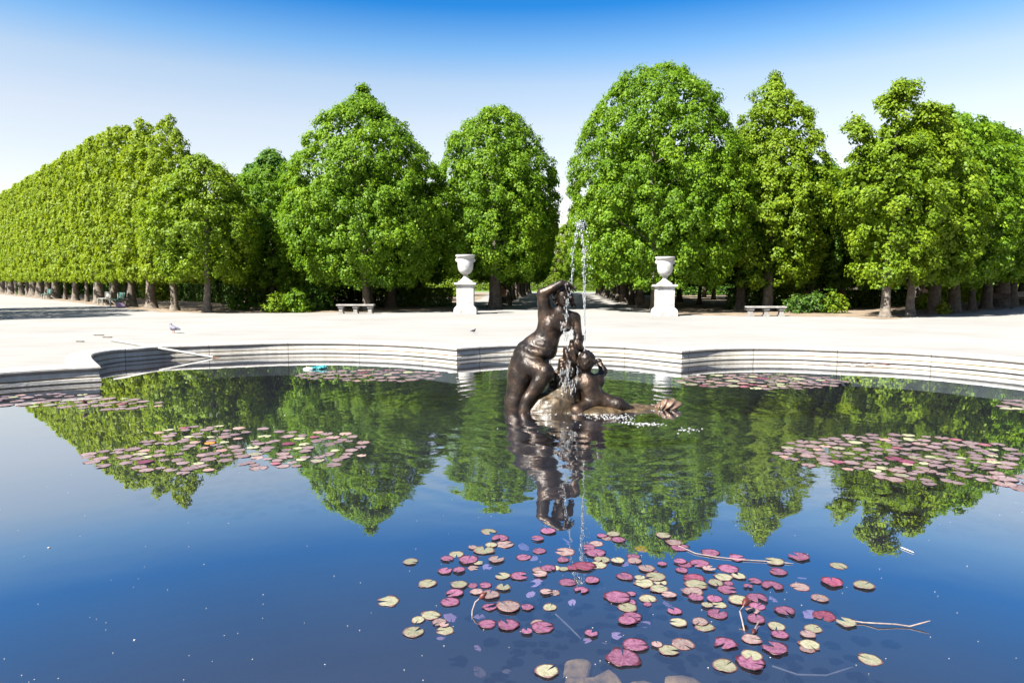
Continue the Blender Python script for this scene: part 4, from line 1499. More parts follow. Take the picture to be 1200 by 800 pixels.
# ------------------------------------------------------------------ benches
def stone_bench(px0, px1, py, label, rz=0.0):
    a, b = P(px0, py), P(px1, py)
    L_ = (b - a).length
    t = empty('stone_bench', ((a.x + b.x) / 2, a.y + .2, 0), rz, label=label, cat='bench', group='backless stone benches on the plaza')
    mb = MB()
    mb.box(-L_ / 2, L_ / 2, -.23, .23, .385, .47, .015)
    link('seat', mb.mesh('seat'), M['bench_stone'], t)
    for x in (-L_ * .39, 0, L_ * .39):
        mb = MB()
        mb.box(x - .13, x + .13, -.17, .17, 0, .07, .012)
        mb.box(x - .095, x + .095, -.13, .13, .07, .27, .02)
        mb.box(x - .14, x + .14, -.18, .18, .27, .384, .03)
        link('leg', mb.mesh('leg'), M['bench_stone'], t)


stone_bench(394, 438, 367.6, 'backless stone bench in front of the broad tree, left of the urns')
stone_bench(876, 922, 370.8, 'backless stone bench right of the right urn')


def garden_bench(px, py, L_, rz, label, back='green_paint', legm='cast_grey'):
    p = P(px, py)
    t = empty('garden_bench', (p.x, p.y, 0), rz, label=label, cat='bench', group='slatted garden benches under the trees')
    mb = MB()
    for i in range(4):
        mb.box(-L_ / 2, L_ / 2, -.22 + i * .115, -.12 + i * .115, .43, .465, .006)
    link('seat', mb.mesh('seat'), M[back], t)
    mb = MB()
    for i in range(3):
        mb.box(-L_ / 2, L_ / 2, .27 + .02 * i, .30 + .02 * i, .55 + i * .125, .655 + i * .125, .006)
    link('backrest', mb.mesh('backrest'), M[back], t)
    for x in (-L_ * .42, L_ * .42):
        mb = MB()
        mb.box(x - .04, x + .04, -.24, -.17, 0, .42, .01)
        mb.box(x - .04, x + .04, .22, .268, 0, .9, .01)
        mb.box(x - .04, x + .04, -.168, .218, .37, .428, .01)
        link('leg', mb.mesh('leg'), M[legm], t)
    return t


garden_bench(137, 359.2, 1.7, rang + math.pi, 'turquoise slatted bench between trunks of the left row')
garden_bench(122, 357.3, 1.5, rang + math.pi, 'pale grey slatted bench just left of the turquoise bench', 'cast_grey')
garden_bench(54, 350.2, 1.7, rang + math.pi, 'small distant turquoise bench far along the left row')
garden_bench(1168, 361.5, 1.7, -.75, 'dark bench in the shade under the right row', 'bark_dark', 'bark_dark')
garden_bench(1192, 357.2, 1.9, -.75, 'pale sunlit bench beyond the trunks at the far right', 'white_stone', 'cast_grey')

# bag lying by the turquoise bench
p = P(141, 361)
t = empty('bag', (p.x, p.y, 0), .5, label='lilac and pink bag on the ground by the turquoise bench', cat='bag')
link('body', figure('body', [('e', (0, 0, .16), (.24, .15, .17)), ('e', (.12, -.04, .1), (.2, .14, .12)), ('e', (-.1, .02, .26), (.1, .09, .09))], (-.4, -.3, -.02), (.45, .3, .5), .02, .06), M['cloth_lilac'], t)
mb = MB()
mb.tube([(-.12 + .13 * math.cos(a_), 0, .3 + .16 * math.sin(a_)) for a_ in np.linspace(0, math.pi, 9)], [.014] * 9, 8)
link('strap', mb.mesh('strap', True), M['cloth_dark'], t)


# seated people far off
def seated(loc, rz, top, label, arms_up=False):
    t = empty('person', loc, rz, label=label, cat='person')
    body = [('c', (0, .05, .5), .15, (0, .03, .75), .14), ('c', (0, .03, .75), .14, (0, .0, 1.0), .15), ('c', (-.17, 0, 1.02), .07, (.17, 0, 1.02), .07),
            ('c', (0, 0, 1.08), .055, (0, -.01, 1.16), .05), ('e', (0, -.02, 1.26), (.078, .095, .115), .02), ('c', (0, -.11, 1.27), .012, (0, -.125, 1.24), .016, .01),
            ('e', (0, -.08, 1.19), (.04, .03, .03), .02), ('e', (-.08, -.01, 1.26), (.014, .025, .03), .01), ('e', (.08, -.01, 1.26), (.014, .025, .03), .01)]
    for sx in (-1, 1):
        body += [('c', (sx * .09, .02, .5), .095, (sx * .11, -.42, .5), .07), ('c', (sx * .11, -.42, .5), .065, (sx * .11, -.46, .08), .045), ('c', (sx * .11, -.44, .05), .045, (sx * .12, -.62, .03), .03),
                 ('c', (sx * .2, 0, 1.0), .055, (sx * .24, -.06, .74), .042), ('c', (sx * .24, -.06, .74), .042, (sx * .12, -.27, .63), .032)]
        for q in range(4):
            body.append(('c', (sx * (.13 - q * .018), -.28, .62), .012, (sx * (.12 - q * .018), -.345 - .008 * (q % 3), .585), .009, .006))
        body.append(('c', (sx * .145, -.27, .63), .012, (sx * .15, -.31, .60), .01, .006))
    link('body', figure('body', body, (-.4, -.75, -.03), (.4, .3, 1.45), .0125, .03), M['skin'], t)
    sh = [('c', (0, .05, .53), .168, (0, .03, .75), .157), ('c', (0, .03, .75), .157, (0, .0, .99), .166), ('c', (-.17, 0, 1.01), .083, (.17, 0, 1.01), .083)]
    for sx in (-1, 1):
        sh.append(('c', (sx * .2, 0, 1.0), .07, (sx * .23, -.04, .84), .06))
    link('shirt', figure('shirt', sh, (-.4, -.3, .3), (.4, .3, 1.2), .0125, .03), M[top], t)
    tr_ = [('e', (0, .04, .5), (.19, .17, .13))]
    for sx in (-1, 1):
        tr_ += [('c', (sx * .09, .02, .5), .11, (sx * .11, -.42, .5), .084), ('c', (sx * .11, -.42, .5), .08, (sx * .11, -.455, .13), .062)]
    link('trousers', figure('trousers', tr_, (-.4, -.7, -.03), (.4, .3, .75), .0125, .03), M['cloth_dark'], t)
    link('hair', figure('hair', [('e', (0, .01, 1.3), (.088, .098, .09)), ('e', (0, .05, 1.24), (.08, .06, .1))], (-.2, -.2, 1.05), (.2, .25, 1.5), .0125, .02), M['hair_brown'], t)
    return t


p = Q(589, 350, 46.0)
seated((p.x, 46.0, 0), -.9, 'cloth_red', 'person in a reddish top sitting in shade by the left alley trunks')
mb_p = empty('garden_bench', (p.x - .02, 46.02, 0), math.pi - .9 + math.pi, label='bench under the person in the shaded alley', cat='bench', group='slatted garden benches under the trees')
mb = MB()
mb.box(-.8, .8, -.05, .38, .36, .40, .006)
link('seat', mb.mesh('seat'), M['bark_dark'], mb_p)
for x in (-.65, .65):
    mb = MB()
    mb.box(x - .04, x + .04, 0, .32, 0, .359, .01)
    link('leg', mb.mesh('leg'), M['bark_dark'], mb_p)
p = Q(1082, 345, 47.0)
seated((p.x, 47.0, 0), -.3, 'cloth_pink', 'person in a pale pink top sitting behind the right hedge')
mb_p = empty('garden_bench', (p.x, 47.0, 0), -.3, label='bench under the person behind the right hedge', cat='bench', group='slatted garden benches under the trees')
mb = MB()
mb.box(-.8, .8, -.05, .38, .36, .40, .006)
link('seat', mb.mesh('seat'), M['bark_dark'], mb_p)
for x in (-.65, .65):
    mb = MB()
    mb.box(x - .04, x + .04, 0, .32, 0, .359, .01)
    link('leg', mb.mesh('leg'), M['bark_dark'], mb_p)


# ------------------------------------------------------------------ birds
def bird(px, py, size, rz, label, cat, name, dark=False):
    p = P(px, py)
    t = empty(name, (p.x, p.y, 0), rz, label=label, cat=cat)
    t.scale = (size,) * 3
    bod = [('c', (-.1, 0, .15), .05, (.06, 0, .17), .072), ('c', (.06, 0, .17), .072, (.11, 0, .25), .036), ('e', (.125, 0, .285), (.038, .032, .034), .02), ('c', (.155, 0, .282), .012, (.185, 0, .274), .005, .008)]
    link('body', figure('body', bod, (-.25, -.15, .05), (.25, .15, .36), .008, .03), M['pigeon_dark' if dark else 'pigeon_grey'], t)
    link('tail', figure('tail', [('c', (-.1, 0, .145), .035, (-.24, 0, .13), .022)], (-.32, -.1, .08), (0, .1, .22), .008, .02), M['pigeon_dark'], t)
    for sy in (-1, 1):
        link('wing', figure('wing', [('e', (-.03, sy * .062, .17), (.12, .022, .05)), ('c', (-.08, sy * .05, .16), .025, (-.2, sy * .02, .145), .012)], (-.28, -.15, .08), (.15, .15, .28), .008, .02), M['pigeon_dark' if dark else 'pigeon_grey'], t)
        mb = MB()
        mb.tube([(.01, sy * .03, .12), (.015, sy * .03, .02), (.02, sy * .03, .004)], [.011, .007, .007], 6)
        for a_ in (-.5, 0, .5):
            mb.tube([(.02, sy * .03, .005), (.02 + .045 * math.cos(a_), sy * .03 + .045 * math.sin(a_), .004)], [.006, .003], 5)
        link('leg', mb.mesh('leg', True), M['pink_leg'], t)


bird(204, 390.5, 1.0, math.pi - .35, 'grey pigeon standing on the gravel near the white pole', 'pigeon', 'pigeon')
bird(555, 390, .45, .4, 'tiny dark sparrow on the gravel left of the sculpture', 'sparrow', 'sparrow', True)
for px, py, r_, lab in ((116, 393, .11, 'dark fallen leaf on the gravel, left of two near the white pole'), (126, 395.5, .10, 'dark fallen leaf on the gravel, right one near the white pole'), (94, 400.5, .08, 'smallest dark fallen leaf on the gravel near the basin corner')):
    p = P(px, py)
    mb = MB()
    ring = [(r_ * math.cos(a_) * 1.4, r_ * math.sin(a_) * .8, .012 + .015 * math.cos(2 * a_)) for a_ in np.linspace(0, 2 * math.pi, 12, endpoint=False)]
    mb.add([(0, 0, .03)] + ring + [(x, y, z - .006) for x, y, z in ring] + [(0, 0, .024)], [[0, 1 + i, 1 + (i + 1) % 12] for i in range(12)] + [[25, 13 + (i + 1) % 12, 13 + i] for i in range(12)] + [[1 + i, 13 + i, 13 + (i + 1) % 12, 1 + (i + 1) % 12] for i in range(12)])
    o = link('fallen_leaf', mb.mesh('fallen_leaf', True), M['bark_dark'])
    o.location = (p.x, p.y, 0)
    tag(o, lab, 'leaf', 'fallen leaves on the gravel')

# ------------------------------------------------------------------ white pole over the rim
p0 = P(131, 398.5, .19)
p1 = P(258, 420, WATER - .02)
t = empty('wooden_pole', p0, 0, label='long white painted pole leaning over the left rim into the water', cat='pole')
mb = MB()
d = p1 - p0
mb.tube([(0, 0, 0), d * .25, d * .5, d * .75, d * .93], [.034, .034, .033, .032, .03], 12)
link('shaft', mb.mesh('shaft', True, 60), M['pole_paint'], t)
mb = MB()
mb.tube([d * .931, d * 1.0], [.03, .026], 12)
link('tip', mb.mesh('tip', True, 60), M['rust'], t)

# ------------------------------------------------------------------ turquoise litter at the far edge
p = P(374, 432, WATER)
t = empty('plastic_bag', (p.x, p.y, WATER), 0, label='crumpled turquoise and white plastic bag floating at the far rim', cat='plastic bag')
k = p.y / 800
link('turquoise_film', figure('turquoise_film', [('e', (0, 0, .02), (7 * k, .12, .03)), ('e', (5 * k, .02, .035), (3.5 * k, .09, .04)), ('e', (-5 * k, -.03, .01), (3 * k, .1, .025))], (-.4, -.3, -.06), (.4, .3, .25), .014, .03,
     lambda G, F: F + .02 * np.sin(G[..., 0] * 70 + 3 * np.sin(G[..., 1] * 40)) * np.sin(G[..., 2] * 60 + G[..., 0] * 30)), M['cyan_plastic'], t)
link('white_film', figure('white_film', [('e', (-12 * k, -.05, .0), (6 * k, .16, .035)), ('e', (-8 * k, -.1, 0), (3 * k, .14, .03))], (-.6, -.4, -.08), (.0, .3, .15), .014, .03,
     lambda G, F: F + .012 * np.sin(G[..., 0] * 50) * np.sin(G[..., 1] * 45)), M['white_plastic'], t)


# ------------------------------------------------------------------ lily pads
def pad_shape(seed, notch=.35, ragged=.03, curl=.03, slit=True):
    rd = random.Random(seed)
    n = 34
    vs = [(0, 0, .004)]
    ph = [rd.uniform(0, 6.28) for _ in range(4)]
    rings = (.45, .8, 1.0)
    half = notch / 2
    angs = [half + (2 * math.pi - notch) * i / n for i in range(n + 1)]
    for r in rings:
        for a in angs:
            rr = r * (1 + ragged * math.sin(3 * a + ph[0]) + ragged * .8 * math.sin(5 * a + ph[1]) + (rd.uniform(-.5, .5) * ragged if r == 1 else 0))
            z = .006 + curl * .45 * (r ** 3) * (.5 + .5 * math.sin(2 * a + ph[2])) + .012 * r * math.sin(7 * a + ph[3])
            vs.append((rr * math.cos(a), rr * math.sin(a), z))
    m = n + 1
    fs = []
    for i in range(n):
        fs.append([0, 1 + i, 2 + i])
        for j in range(2):
            fs.append([1 + j * m + i, 1 + (j + 1) * m + i, 2 + (j + 1) * m + i, 2 + j * m + i])
    b = len(vs)
    vs += [(x, y, z - .012) for x, y, z in vs[1 + 2 * m:1 + 3 * m]]
    for i in range(n):
        fs.append([1 + 2 * m + i, b + i, b + i + 1, 2 + 2 * m + i])
    me = bpy.data.meshes.new('lily_pad')
    me.from_pydata(vs, [], fs)
    me.update()
    me.polygons.foreach_set('use_smooth', np.ones(len(me.polygons), dtype=bool))
    me.materials.append(M['pad_M'])
    return me


SHAPES = [pad_shape(i, (.22, .5, .16, .9, .3, .12)[i % 6], (.03, .06, .04, .085, .05)[i % 5], (.02, .08, .14, .04)[i % 4]) for i in range(14)]

FG = [(573, 622.5, 10, 'G'), (481.5, 657.5, 9, 'G'), (524, 654, 8.5, 'P'), (549, 655, 12, 'P'), (535, 649, 10, 'G'), (560.5, 659, 6.5, 'G'), (522, 668, 9.5, 'P'), (538, 667, 8, 'P'), (555, 665, 7, 'S'), (501, 683, 11.5, 'G'),
      (533, 694, 11, 'P'), (538, 684, 10.5, 'G'), (554, 685.5, 7, 'P'), (569, 685, 7.5, 'P'), (559, 692.5, 8, 'S'), (575, 696, 11, 'S'), (455.5, 704, 13, 'G'), (527.5, 704.5, 12, 'P'), (554, 640.5, 6, 'S'), (586, 630, 11, 'P'), (592, 637.5, 11.5, 'S'), (576, 638, 7.5, 'G'), (567.5, 644, 12, 'G'),
      (582, 654.5, 10, 'S'), (614, 652.5, 10, 'P'), (632, 645, 8.5, 'P'), (642.5, 621.5, 10, 'P'), (630, 630, 8, 'P'), (662.5, 646, 12, 'S'), (660, 655.5, 8, 'P'), (690, 640.5, 8, 'P'), (698, 647, 12, 'P'), (699, 636.5, 8.5, 'S'),
      (632, 667.5, 9, 'S'), (642.5, 665, 9, 'P'), (633, 671.5, 9, 'S'), (651, 665, 7, 'G'), (660.5, 666, 6, 'G'), (672, 664, 8, 'V'), (685, 662.5, 13, 'V'), (701, 661.5, 11, 'G'), (589, 674, 9.5, 'G'), (609, 674, 11, 'P'), (590, 687, 9.5, 'G'), (665.5, 682, 11, 'P'), (694, 679, 10, 'P'), (681, 690.5, 9, 'P'),
      (640, 692.5, 7.5, 'S'), (649, 694, 7, 'S'), (574, 710.5, 9.5, 'P'), (618, 710.5, 8, 'P'), (596, 709.5, 15, 'S'), (644.5, 711, 9.5, 'G'), (571, 730.5, 11, 'P'), (595.5, 731, 14, 'P'), (617.5, 738.5, 7.5, 'P'), (630, 729, 8, 'S'), (636, 734, 14, 'P'), (641, 785, 15, 'G'), (693, 741, 8, 'P'),
      (505, 720.5, 12.5, 'G'), (490, 725.5, 9, 'G'), (515, 728, 9, 'S'), (520.5, 731, 6, 'S'), (522, 738, 11, 'G'), (485, 739.5, 13.5, 'G'), (705.5, 627, 6.5, 'P'), (719, 625, 8.5, 'G'), (711, 630.5, 6, 'S'), (725, 632, 8.5, 'P'), (705.5, 655, 9.5, 'G'), (724, 656, 8.5, 'G'), (742.5, 652, 8.5, 'P'), (744, 656.5, 9, 'S'),
      (777.5, 626.5, 9, 'G'), (790, 635, 9.5, 'S'), (797, 641, 11.5, 'P'), (832.5, 647, 11, 'P'), (776, 660, 6, 'P'), (758, 665, 10, 'S'), (765, 669, 6, 'P'), (732.5, 675, 11, 'P'), (750, 676, 7, 'G'), (769, 675, 12, 'G'), (774, 682, 9, 'G'), (755, 682.5, 12, 'G'), (772.5, 689, 11.5, 'G'), (784, 696, 9.5, 'S'), (759, 701, 10.5, 'G'),
      (740, 695, 6, 'P'), (724, 699, 16, 'P'), (797, 657, 8, 'P'), (802.5, 661, 9.5, 'P'), (799, 667.5, 8, 'P'), (820, 659.5, 12, 'P'), (831, 665, 8.5, 'S'), (813, 677, 13, 'V'), (816, 684, 14, 'G'), (812, 692.5, 13, 'S'), (816, 699, 10, 'P'), (736, 705.5, 11, 'P'), (735.5, 711, 12, 'G'), (741, 722, 12, 'P'), (735, 726, 11, 'P'),
      (759, 707.5, 6, 'P'), (790.5, 715, 9.5, 'P'), (795, 728.5, 11, 'G'), (820.5, 727.5, 10, 'S'), (825.5, 733.5, 12, 'G'), (745, 755, 16, 'P'), (730.5, 769.5, 21, 'P'), (770, 754, 7, 'S'), (800.5, 754, 14, 'S'), (784, 761, 13, 'G'), (837.5, 701, 9.5, 'P'), (829, 708, 7, 'G'), (843, 708, 9, 'G'), (841, 718.5, 13, 'P'), (866, 702, 12.5, 'G'),
      (887.5, 700, 13, 'P'), (887.5, 709.5, 10, 'P'), (882, 715, 8, 'S'), (886, 724, 12, 'P'), (920, 714.5, 11.5, 'P'), (966, 721, 13, 'V'), (910, 733, 11.5, 'G'), (914, 742.5, 10, 'P'), (947, 742, 9, 'S'), (953, 736, 11, 'G'), (881, 748, 12, 'S'), (850, 753, 14, 'P'), (908, 758, 15.5, 'P'), (946, 760, 9, 'S'), (949, 754.5, 12.5, 'G'),
      (880, 775.5, 17, 'P'), (881, 767, 13, 'G'), (849.5, 779.5, 15, 'G'), (864, 653, 10, 'P'), (907.5, 657, 12, 'G'), (936, 651, 13, 'P'), (983, 662.5, 10, 'G'), (912, 669.5, 10.5, 'P'), (1012.5, 685, 13, 'G'), (975, 681, 14, 'V'), (938, 687, 11, 'S'), (885, 680, 8, 'P'), (905, 685.5, 13, 'P'), (876.7, 686, 6, 'P'), (854, 666, 12.5, 'P'),
      (848, 675.5, 11, 'G'), (865.5, 674, 9.5, 'G'), (838.7, 682, 10, 'G'), (854, 683, 6, 'P'), (852.7, 690, 12.5, 'P'), (961, 700, 10, 'S'), (991.5, 728, 12, 'G'), (1019.5, 772, 14, 'G')]
colname = {'G': 'pale green', 'P': 'pink', 'S': 'salmon', 'V': 'dark wine', 'M': 'mauve', 'O': 'orange', 'U': 'lavender'}
rdp = random.Random(5)
# each colour's pads are told apart by zone of the patch and order from the left
zones = {}
for e in FG:
    zx = 'left end' if e[0] < 570 else ('left half' if e[0] < 690 else ('middle' if e[0] < 800 else ('right half' if e[0] < 900 else 'right end')))
    zy = 'back' if e[1] < 663 else ('centre' if e[1] < 703 else 'front')
    zones.setdefault((zx, zy, e[3]), []).append(e)
labels = {}
for (zx, zy, c), es in zones.items():
    es.sort()
    for i, e in enumerate(es):
        where = '%s of the nearest lily patch, %s' % (zy, zx)
        if len(es) == 1:
            labels[e] = 'only %s lily pad at the %s' % (colname[c], where)
        elif i == 0:
            labels[e] = 'leftmost %s lily pad at the %s' % (colname[c], where)
        elif i == len(es) - 1:
            labels[e] = 'rightmost %s lily pad at the %s' % (colname[c], where)
        else:
            labels[e] = '%s from left of the %s pads, nearest patch %s, %s' % (ordn[i], colname[c], zy, zx)
tall = {(730.5, 769.5): 'largest pink lily pad, right at the front of the nearest patch', (641, 785): 'cream-green jagged lily pad alone beside the sunken stone block', (1019.5, 772): 'pale green lily pad alone at the far right front', (455.5, 704): 'notched pale green lily pad alone at the far left of the patch',
        (1012.5, 685): 'pale green lily pad alone, farthest right of the nearest patch', (481.5, 657.5): 'small pale green lily pad alone at the left, behind the patch'}


def add_pad(px, py, hw, c, label, group, z, rnd, tilt=.0, hide=None):
    p = P(px, py, z)
    me = SHAPES[rnd.randrange(len(SHAPES))]
    o = link('lily_pad', me, M['pad_' + c])
    o.location = p
    dist = (p - Vector((0, 0, CAMH))).length
    r = hw / 800 * p.y
    o.scale = (r, r * rnd.uniform(.88, 1.08), r)
    o.rotation_euler = (rnd.uniform(-tilt, tilt), rnd.uniform(-tilt, tilt), rnd.uniform(0, 6.28))
    tag(o, label, 'lily pad', group)
    return o


for i, e in enumerate(FG):
    px, py, hw, c = e
    add_pad(px, py, hw, c, tall.get((px, py), labels[e]), 'lily pads in the nearest patch', WATER + .002 + .0028 * (i % 4), rdp, .015)
# leaves still under the surface
UN = [(614, 640.5, 7, 'U'), (628, 682.5, 9, 'U'), (687.5, 750, 6, 'U'), (670.5, 705.5, 5, 'U'), (528, 723, 8, 'U'), (562.5, 787, 9, 'S'), (560, 759, 5, 'U'), (562, 722, 7, 'U'), (517.5, 747.5, 6, 'U'), (754, 731, 9, 'U'), (723, 744, 7, 'U'), (708, 753, 4, 'U'), (906, 702, 5.5, 'U'), (949, 719, 8, 'U'), (889, 736, 5, 'U'), (940, 677, 6, 'U'),
      (622, 696, 6, 'U'), (594, 786, 6, 'S'), (783, 708, 7, 'U'), (662, 634, 7, 'U'), (626, 654, 5, 'U'), (705, 690, 5, 'U'), (571, 664, 6, 'U'), (752, 643, 8, 'O'), (779, 650, 6, 'O'), (735, 660, 7, 'U'), (804, 693, 7, 'U')]
for i, (px, py, hw, c) in enumerate(sorted(UN)):
    o = add_pad(px, py, hw, c, '%s lily leaf sunk under the water, %s from the left' % ({'U': 'lavender', 'S': 'brownish', 'O': 'orange'}[c], ordn[i] if i < 20 else ('twenty-' + ordn[i - 20])), 'sunken lily leaves under the nearest patch', WATER - .05 - .03 * (i % 3), rdp, .0)
    o.rotation_euler = (rdp.uniform(-.4, .4), rdp.uniform(-.4, .4), rdp.uniform(0, 6.28))

# rafts of smaller pads farther out
def raft(n, cells, hw, cols, seed):
    """cells: list of (px, py, rx, ry, weight) ellipses of the raft's outline"""
    rd = random.Random(seed)
    out = []
    tries = 0
    while len(out) < n and tries < 60000:
        tries += 1
        cx, cy, rx, ry, w = rd.choices(cells, weights=[c[4] for c in cells])[0]
        a, q = rd.uniform(0, 6.28), math.sqrt(rd.uniform(0, 1))
        x, y = cx + rx * q * math.cos(a), cy + ry * q * math.sin(a)
        hp = hw * rd.uniform(.7, 1.3) * (y - 330) / (cells[0][1] - 330)
        if all(((x - u) / (hp + h_) / .92) ** 2 + ((y - v) / ((hp + h_) * .23) / .92) ** 2 > 1 for u, v, h_, _ in out):
            out.append((x, y, hp, rd.choices(cols[0], weights=cols[1])[0]))
    return out


colsM = ('MSGVO', (74, 9, 12, 4, .6))
L1 = raft(140, [(210, 532, 75, 22, 3), (135, 537, 40, 10, 1), (290, 515, 70, 14, 2), (385, 525, 50, 20, 3), (320, 540, 45, 10, 1), (240, 505, 60, 8, 1)], 7.3, colsM, 1)
L2 = raft(145, [(1010, 530, 95, 20, 3), (1100, 545, 85, 22, 3), (950, 528, 40, 12, 1), (1050, 518, 90, 10, 2), (1150, 535, 60, 16, 1)], 7.5, colsM, 2)
L3 = raft(70, [(435, 440, 85, 6, 1), (450, 440, 70, 7, 1)], 7, colsM, 3)
L4 = raft(85, [(885, 446, 90, 8, 1), (910, 447, 80, 8.5, 1)], 7, colsM, 4)
L5 = raft(50, [(60, 469, 75, 8, 2), (130, 473, 60, 7, 1), (30, 468, 50, 6, 1)], 6.5, colsM, 5)
L6 = raft(14, [(1190, 474, 16, 6, 1), (1195, 565, 20, 10, 1)], 8, colsM, 6)
L7 = raft(16, [(1000, 427, 60, 1.6, 1)], 4, colsM, 7)
named = {1: 'raft left of the sculpture', 2: 'raft on the right side of the pond', 3: 'raft below the far rim left of the sculpture', 4: 'raft below the far rim right of the sculpture', 5: 'drift under the left rim', 6: 'drift at the right edge of the pond', 7: 'drift'}
allp = []
for i, L_ in enumerate((L1, L2, L3, L4, L5, L6, L7), 1):
    allp += [(hw, px, py, c, i) for px, py, hw, c in L_]
allp.sort(reverse=True)
NIND = 300 - len(FG) - len(UN)
for i, (hw, px, py, c, k) in enumerate(allp[:NIND]):
    if True:
        add_pad(px, py, hw, c, '%s lily pad in the crowded %s' % (colname[c], named[k]), '%s pads in the %s' % (colname[c], named[k]), WATER + .001 + .002 * (i % 3), rdp, .018)
# the farther, smaller pads as one covering
vs, fs, mi = [], [], []
cidx = 'MSGVO'
for i, (hw, px, py, c, k) in enumerate(allp[NIND:]):
    p = P(px, py, WATER + .001 + .002 * (i % 3))
    r = hw / 800 * p.y
    me = SHAPES[rdp.randrange(len(SHAPES))]
    a = rdp.uniform(0, 6.28)
    ca, sa = math.cos(a), math.sin(a)
    b = len(vs)
    tx, ty = rdp.uniform(-.018, .018), rdp.uniform(-.018, .018)
    vs += [(p.x + r * (v.co.x * ca - v.co.y * sa), p.y + r * (v.co.x * sa + v.co.y * ca), p.z + r * (v.co.z + v.co.x * tx + v.co.y * ty)) for v in me.vertices]
    fs += [[b + j for j in f.vertices] for f in me.polygons]
    mi += [cidx.index(c)] * len(me.polygons)
me = bpy.data.meshes.new('lily_pads')
me.from_pydata(vs, [], fs)
me.update()
flat_cols = {'M': [(.3, (.10, .065, .07)), (.7, (.18, .13, .13))], 'S': [(.3, (.2, .11, .10)), (.7, (.27, .19, .16))], 'G': [(.3, (.19, .19, .11)), (.7, (.27, .26, .17))], 'V': [(.3, (.12, .03, .05)), (.7, (.22, .08, .10))], 'O': [(.3, (.4, .12, .02)), (.7, (.5, .2, .04))]}
for c in cidx:
    me.materials.append(simple('far_pad_' + colname[c].replace(' ', '_'), flat_cols[c], 2.5, .42))
me.polygons.foreach_set('material_index', np.array(mi, dtype=np.int32))
me.polygons.foreach_set('use_smooth', np.ones(len(me.polygons), dtype=bool))
o = bpy.data.objects.new('lily_pads', me)
C.objects.link(o)
tag(o, 'small mauve lily pads covering the far and outer parts of the pond', 'lily pads', kind='stuff')

# ------------------------------------------------------------------ buds, stalks and sunken stones
def stalk(name, pts, r, label, cat, mat='stem', z=WATER + .006):
    mb = MB()
    q = [P(x, y, z + dz) for x, y, dz in pts]
    # smooth the line
    q2 = []
    for i in range(len(q) - 1):
        for t in (0, .33, .66):
            q2.append(q[i].lerp(q[i + 1], t))
    q2.append(q[-1])
    mb.tube([v - q[0] for v in q2], [r] * (len(q2) - 1) + [r * .5], 8)
    o = link(name, mb.mesh(name, True, 60), M[mat])
    o.location = q[0]
    tag(o, label, cat)
    return o


stalk('plant_stalk', [(998, 727, .005), (1012, 729, 0), (1030, 730, .01), (1050, 731, .005), (1066, 733.5, .0), (1090, 727, .03)], .0042, 'bent pale stalk floating at the right of the nearest patch', 'stalk')
stalk('plant_stalk', [(795, 639, 0), (815, 648, 0), (838, 652, 0), (870, 655.5, 0), (905, 657.5, 0), (930, 660, 0)], .0035, 'long pale stalk floating along the back of the nearest patch', 'stalk')
stalk('plant_stalk', [(905, 780, -.02), (935, 790, -.03), (968, 791, -.03), (1000, 781, -.01)], .005, 'curved stalk under the water near the lone right pad', 'stalk', z=WATER - .01)
stalk('plant_stalk', [(651, 719, -.01), (666, 733, -.03), (681, 748, -.05)], .005, 'thin straight stalk under the water left of the front centre', 'stalk', z=WATER)
stalk('plant_stalk', [(1056, 641, 0), (1071, 647, 0)], .004, 'short white sliver floating at the right', 'stalk', 'petal')


def bud(pts, bx, by, bz, r, label):
    base = P(pts[0][0], pts[0][1], WATER + pts[0][2])
    t = empty('lily_bud', base, 0, label=label, cat='flower bud')
    q = [P(x, y, WATER + z) - base for x, y, z in pts]
    mb = MB()
    mb.tube(q, [.0045] * len(q), 8)
    link('stem', mb.mesh('stem', True, 60), M['stem'], t)
    e = q[-1]
    mb = MB()
    dr_ = (q[-1] - q[-2]).normalized()
    mb.tube([e - dr_ * .01, e + dr_ * r * .5, e + dr_ * r * 1.3, e + dr_ * r * 2.2, e + dr_ * r * 3], [r * .4, r * .9, r, r * .65, r * .08], 10, .08)
    link('flower', mb.mesh('flower', True, 60), M['bud_red'], t)


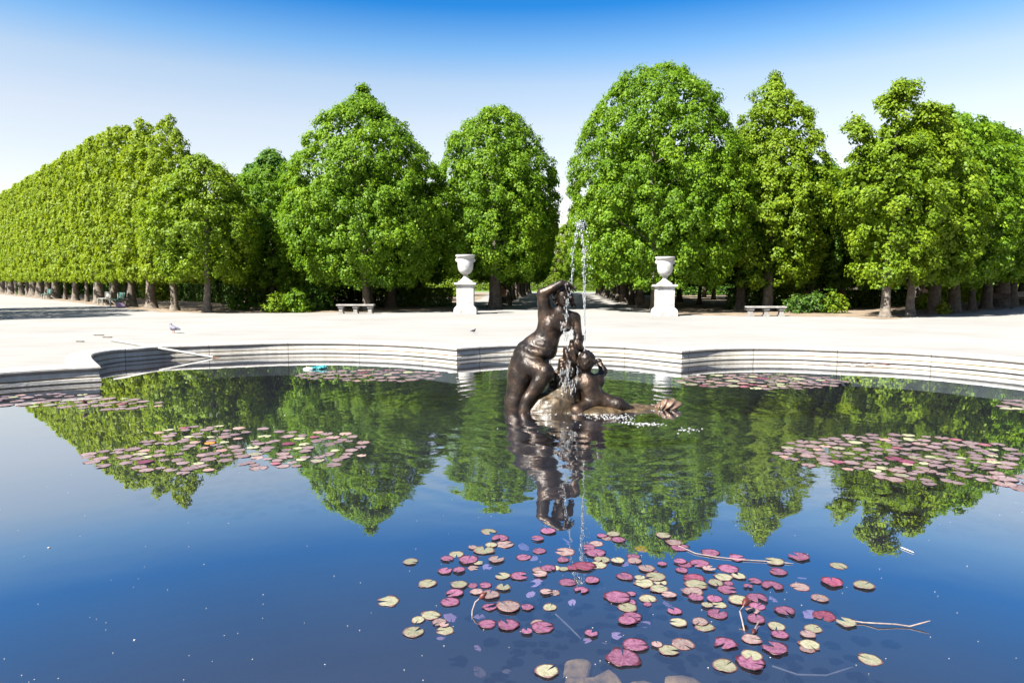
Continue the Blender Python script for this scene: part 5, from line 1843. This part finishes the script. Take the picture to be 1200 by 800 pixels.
bud([(553, 726, -.02), (553.5, 715, .02), (557, 705, .06), (563, 700, .08)], 0, 0, 0, .016, 'dark red bud on an arching stem at the left of the patch')
bud([(873, 742, -.01), (870, 728, .02), (867, 716, .05), (872, 708, .07)], 0, 0, 0, .02, 'dark red bud beside the notched green pad at the right')
bud([(890, 727, .0), (887, 732, .02), (884, 738, .02)], 0, 0, 0, .013, 'small brown bud pointing forward between pink pads on the right')
bud([(106, 477, -.02), (104, 474, .05), (101, 472, .08)], 0, 0, 0, .026, 'dark bud among the pads near the left rim')


def stone(px, py, L_, W_, H_, rz, tilt, zt, label, seed):
    p = P(px, py, zt)
    bm = bmesh.new()
    bmesh.ops.create_cube(bm, size=1)
    for v in bm.verts:
        v.co = Vector((v.co.x * L_, v.co.y * W_, v.co.z * H_))
    bmesh.ops.bevel(bm, geom=list(bm.edges), offset=.025, segments=3, profile=.5, affect='EDGES')
    bmesh.ops.subdivide_edges(bm, edges=bm.edges[:], cuts=2, use_grid_fill=True)
    rd = random.Random(seed)
    ph = [rd.uniform(0, 6) for _ in range(4)]
    for v in bm.verts:
        v.co += v.co.normalized() * .012 * (math.sin(v.co.x * 31 + ph[0]) + math.sin(v.co.y * 37 + ph[1]) + math.sin(v.co.z * 41 + ph[2]))
    me = bpy.data.meshes.new('sunken_stone')
    bm.to_mesh(me)
    bm.free()
    me.polygons.foreach_set('use_smooth', np.ones(len(me.polygons), dtype=bool))
    o = link('sunken_stone', me, M['under_stone'])
    o.location = (p.x, p.y, p.z - H_ / 2)
    o.rotation_euler = (tilt[0], tilt[1], rz)
    tag(o, label, 'stone')


stone(672, 781, .14, .19, .62, -.25, (.05, .05), WATER - .035, 'square brown stone block sunk beside the lone jagged pad', 1)
stone(708, 804, .17, .22, .6, .45, (-.05, .1), WATER - .04, 'larger brown stone block sunk at the bottom edge of the view', 2)
stone(752, 806, .22, .17, .5, .1, (.05, 0), WATER - .10, 'dim stone block deeper under water right of the larger block', 3)
stone(800, 798, .22, .14, .4, -.3, (0, .1), WATER - .17, 'faint deepest stone at the front, right of the other stones', 4)
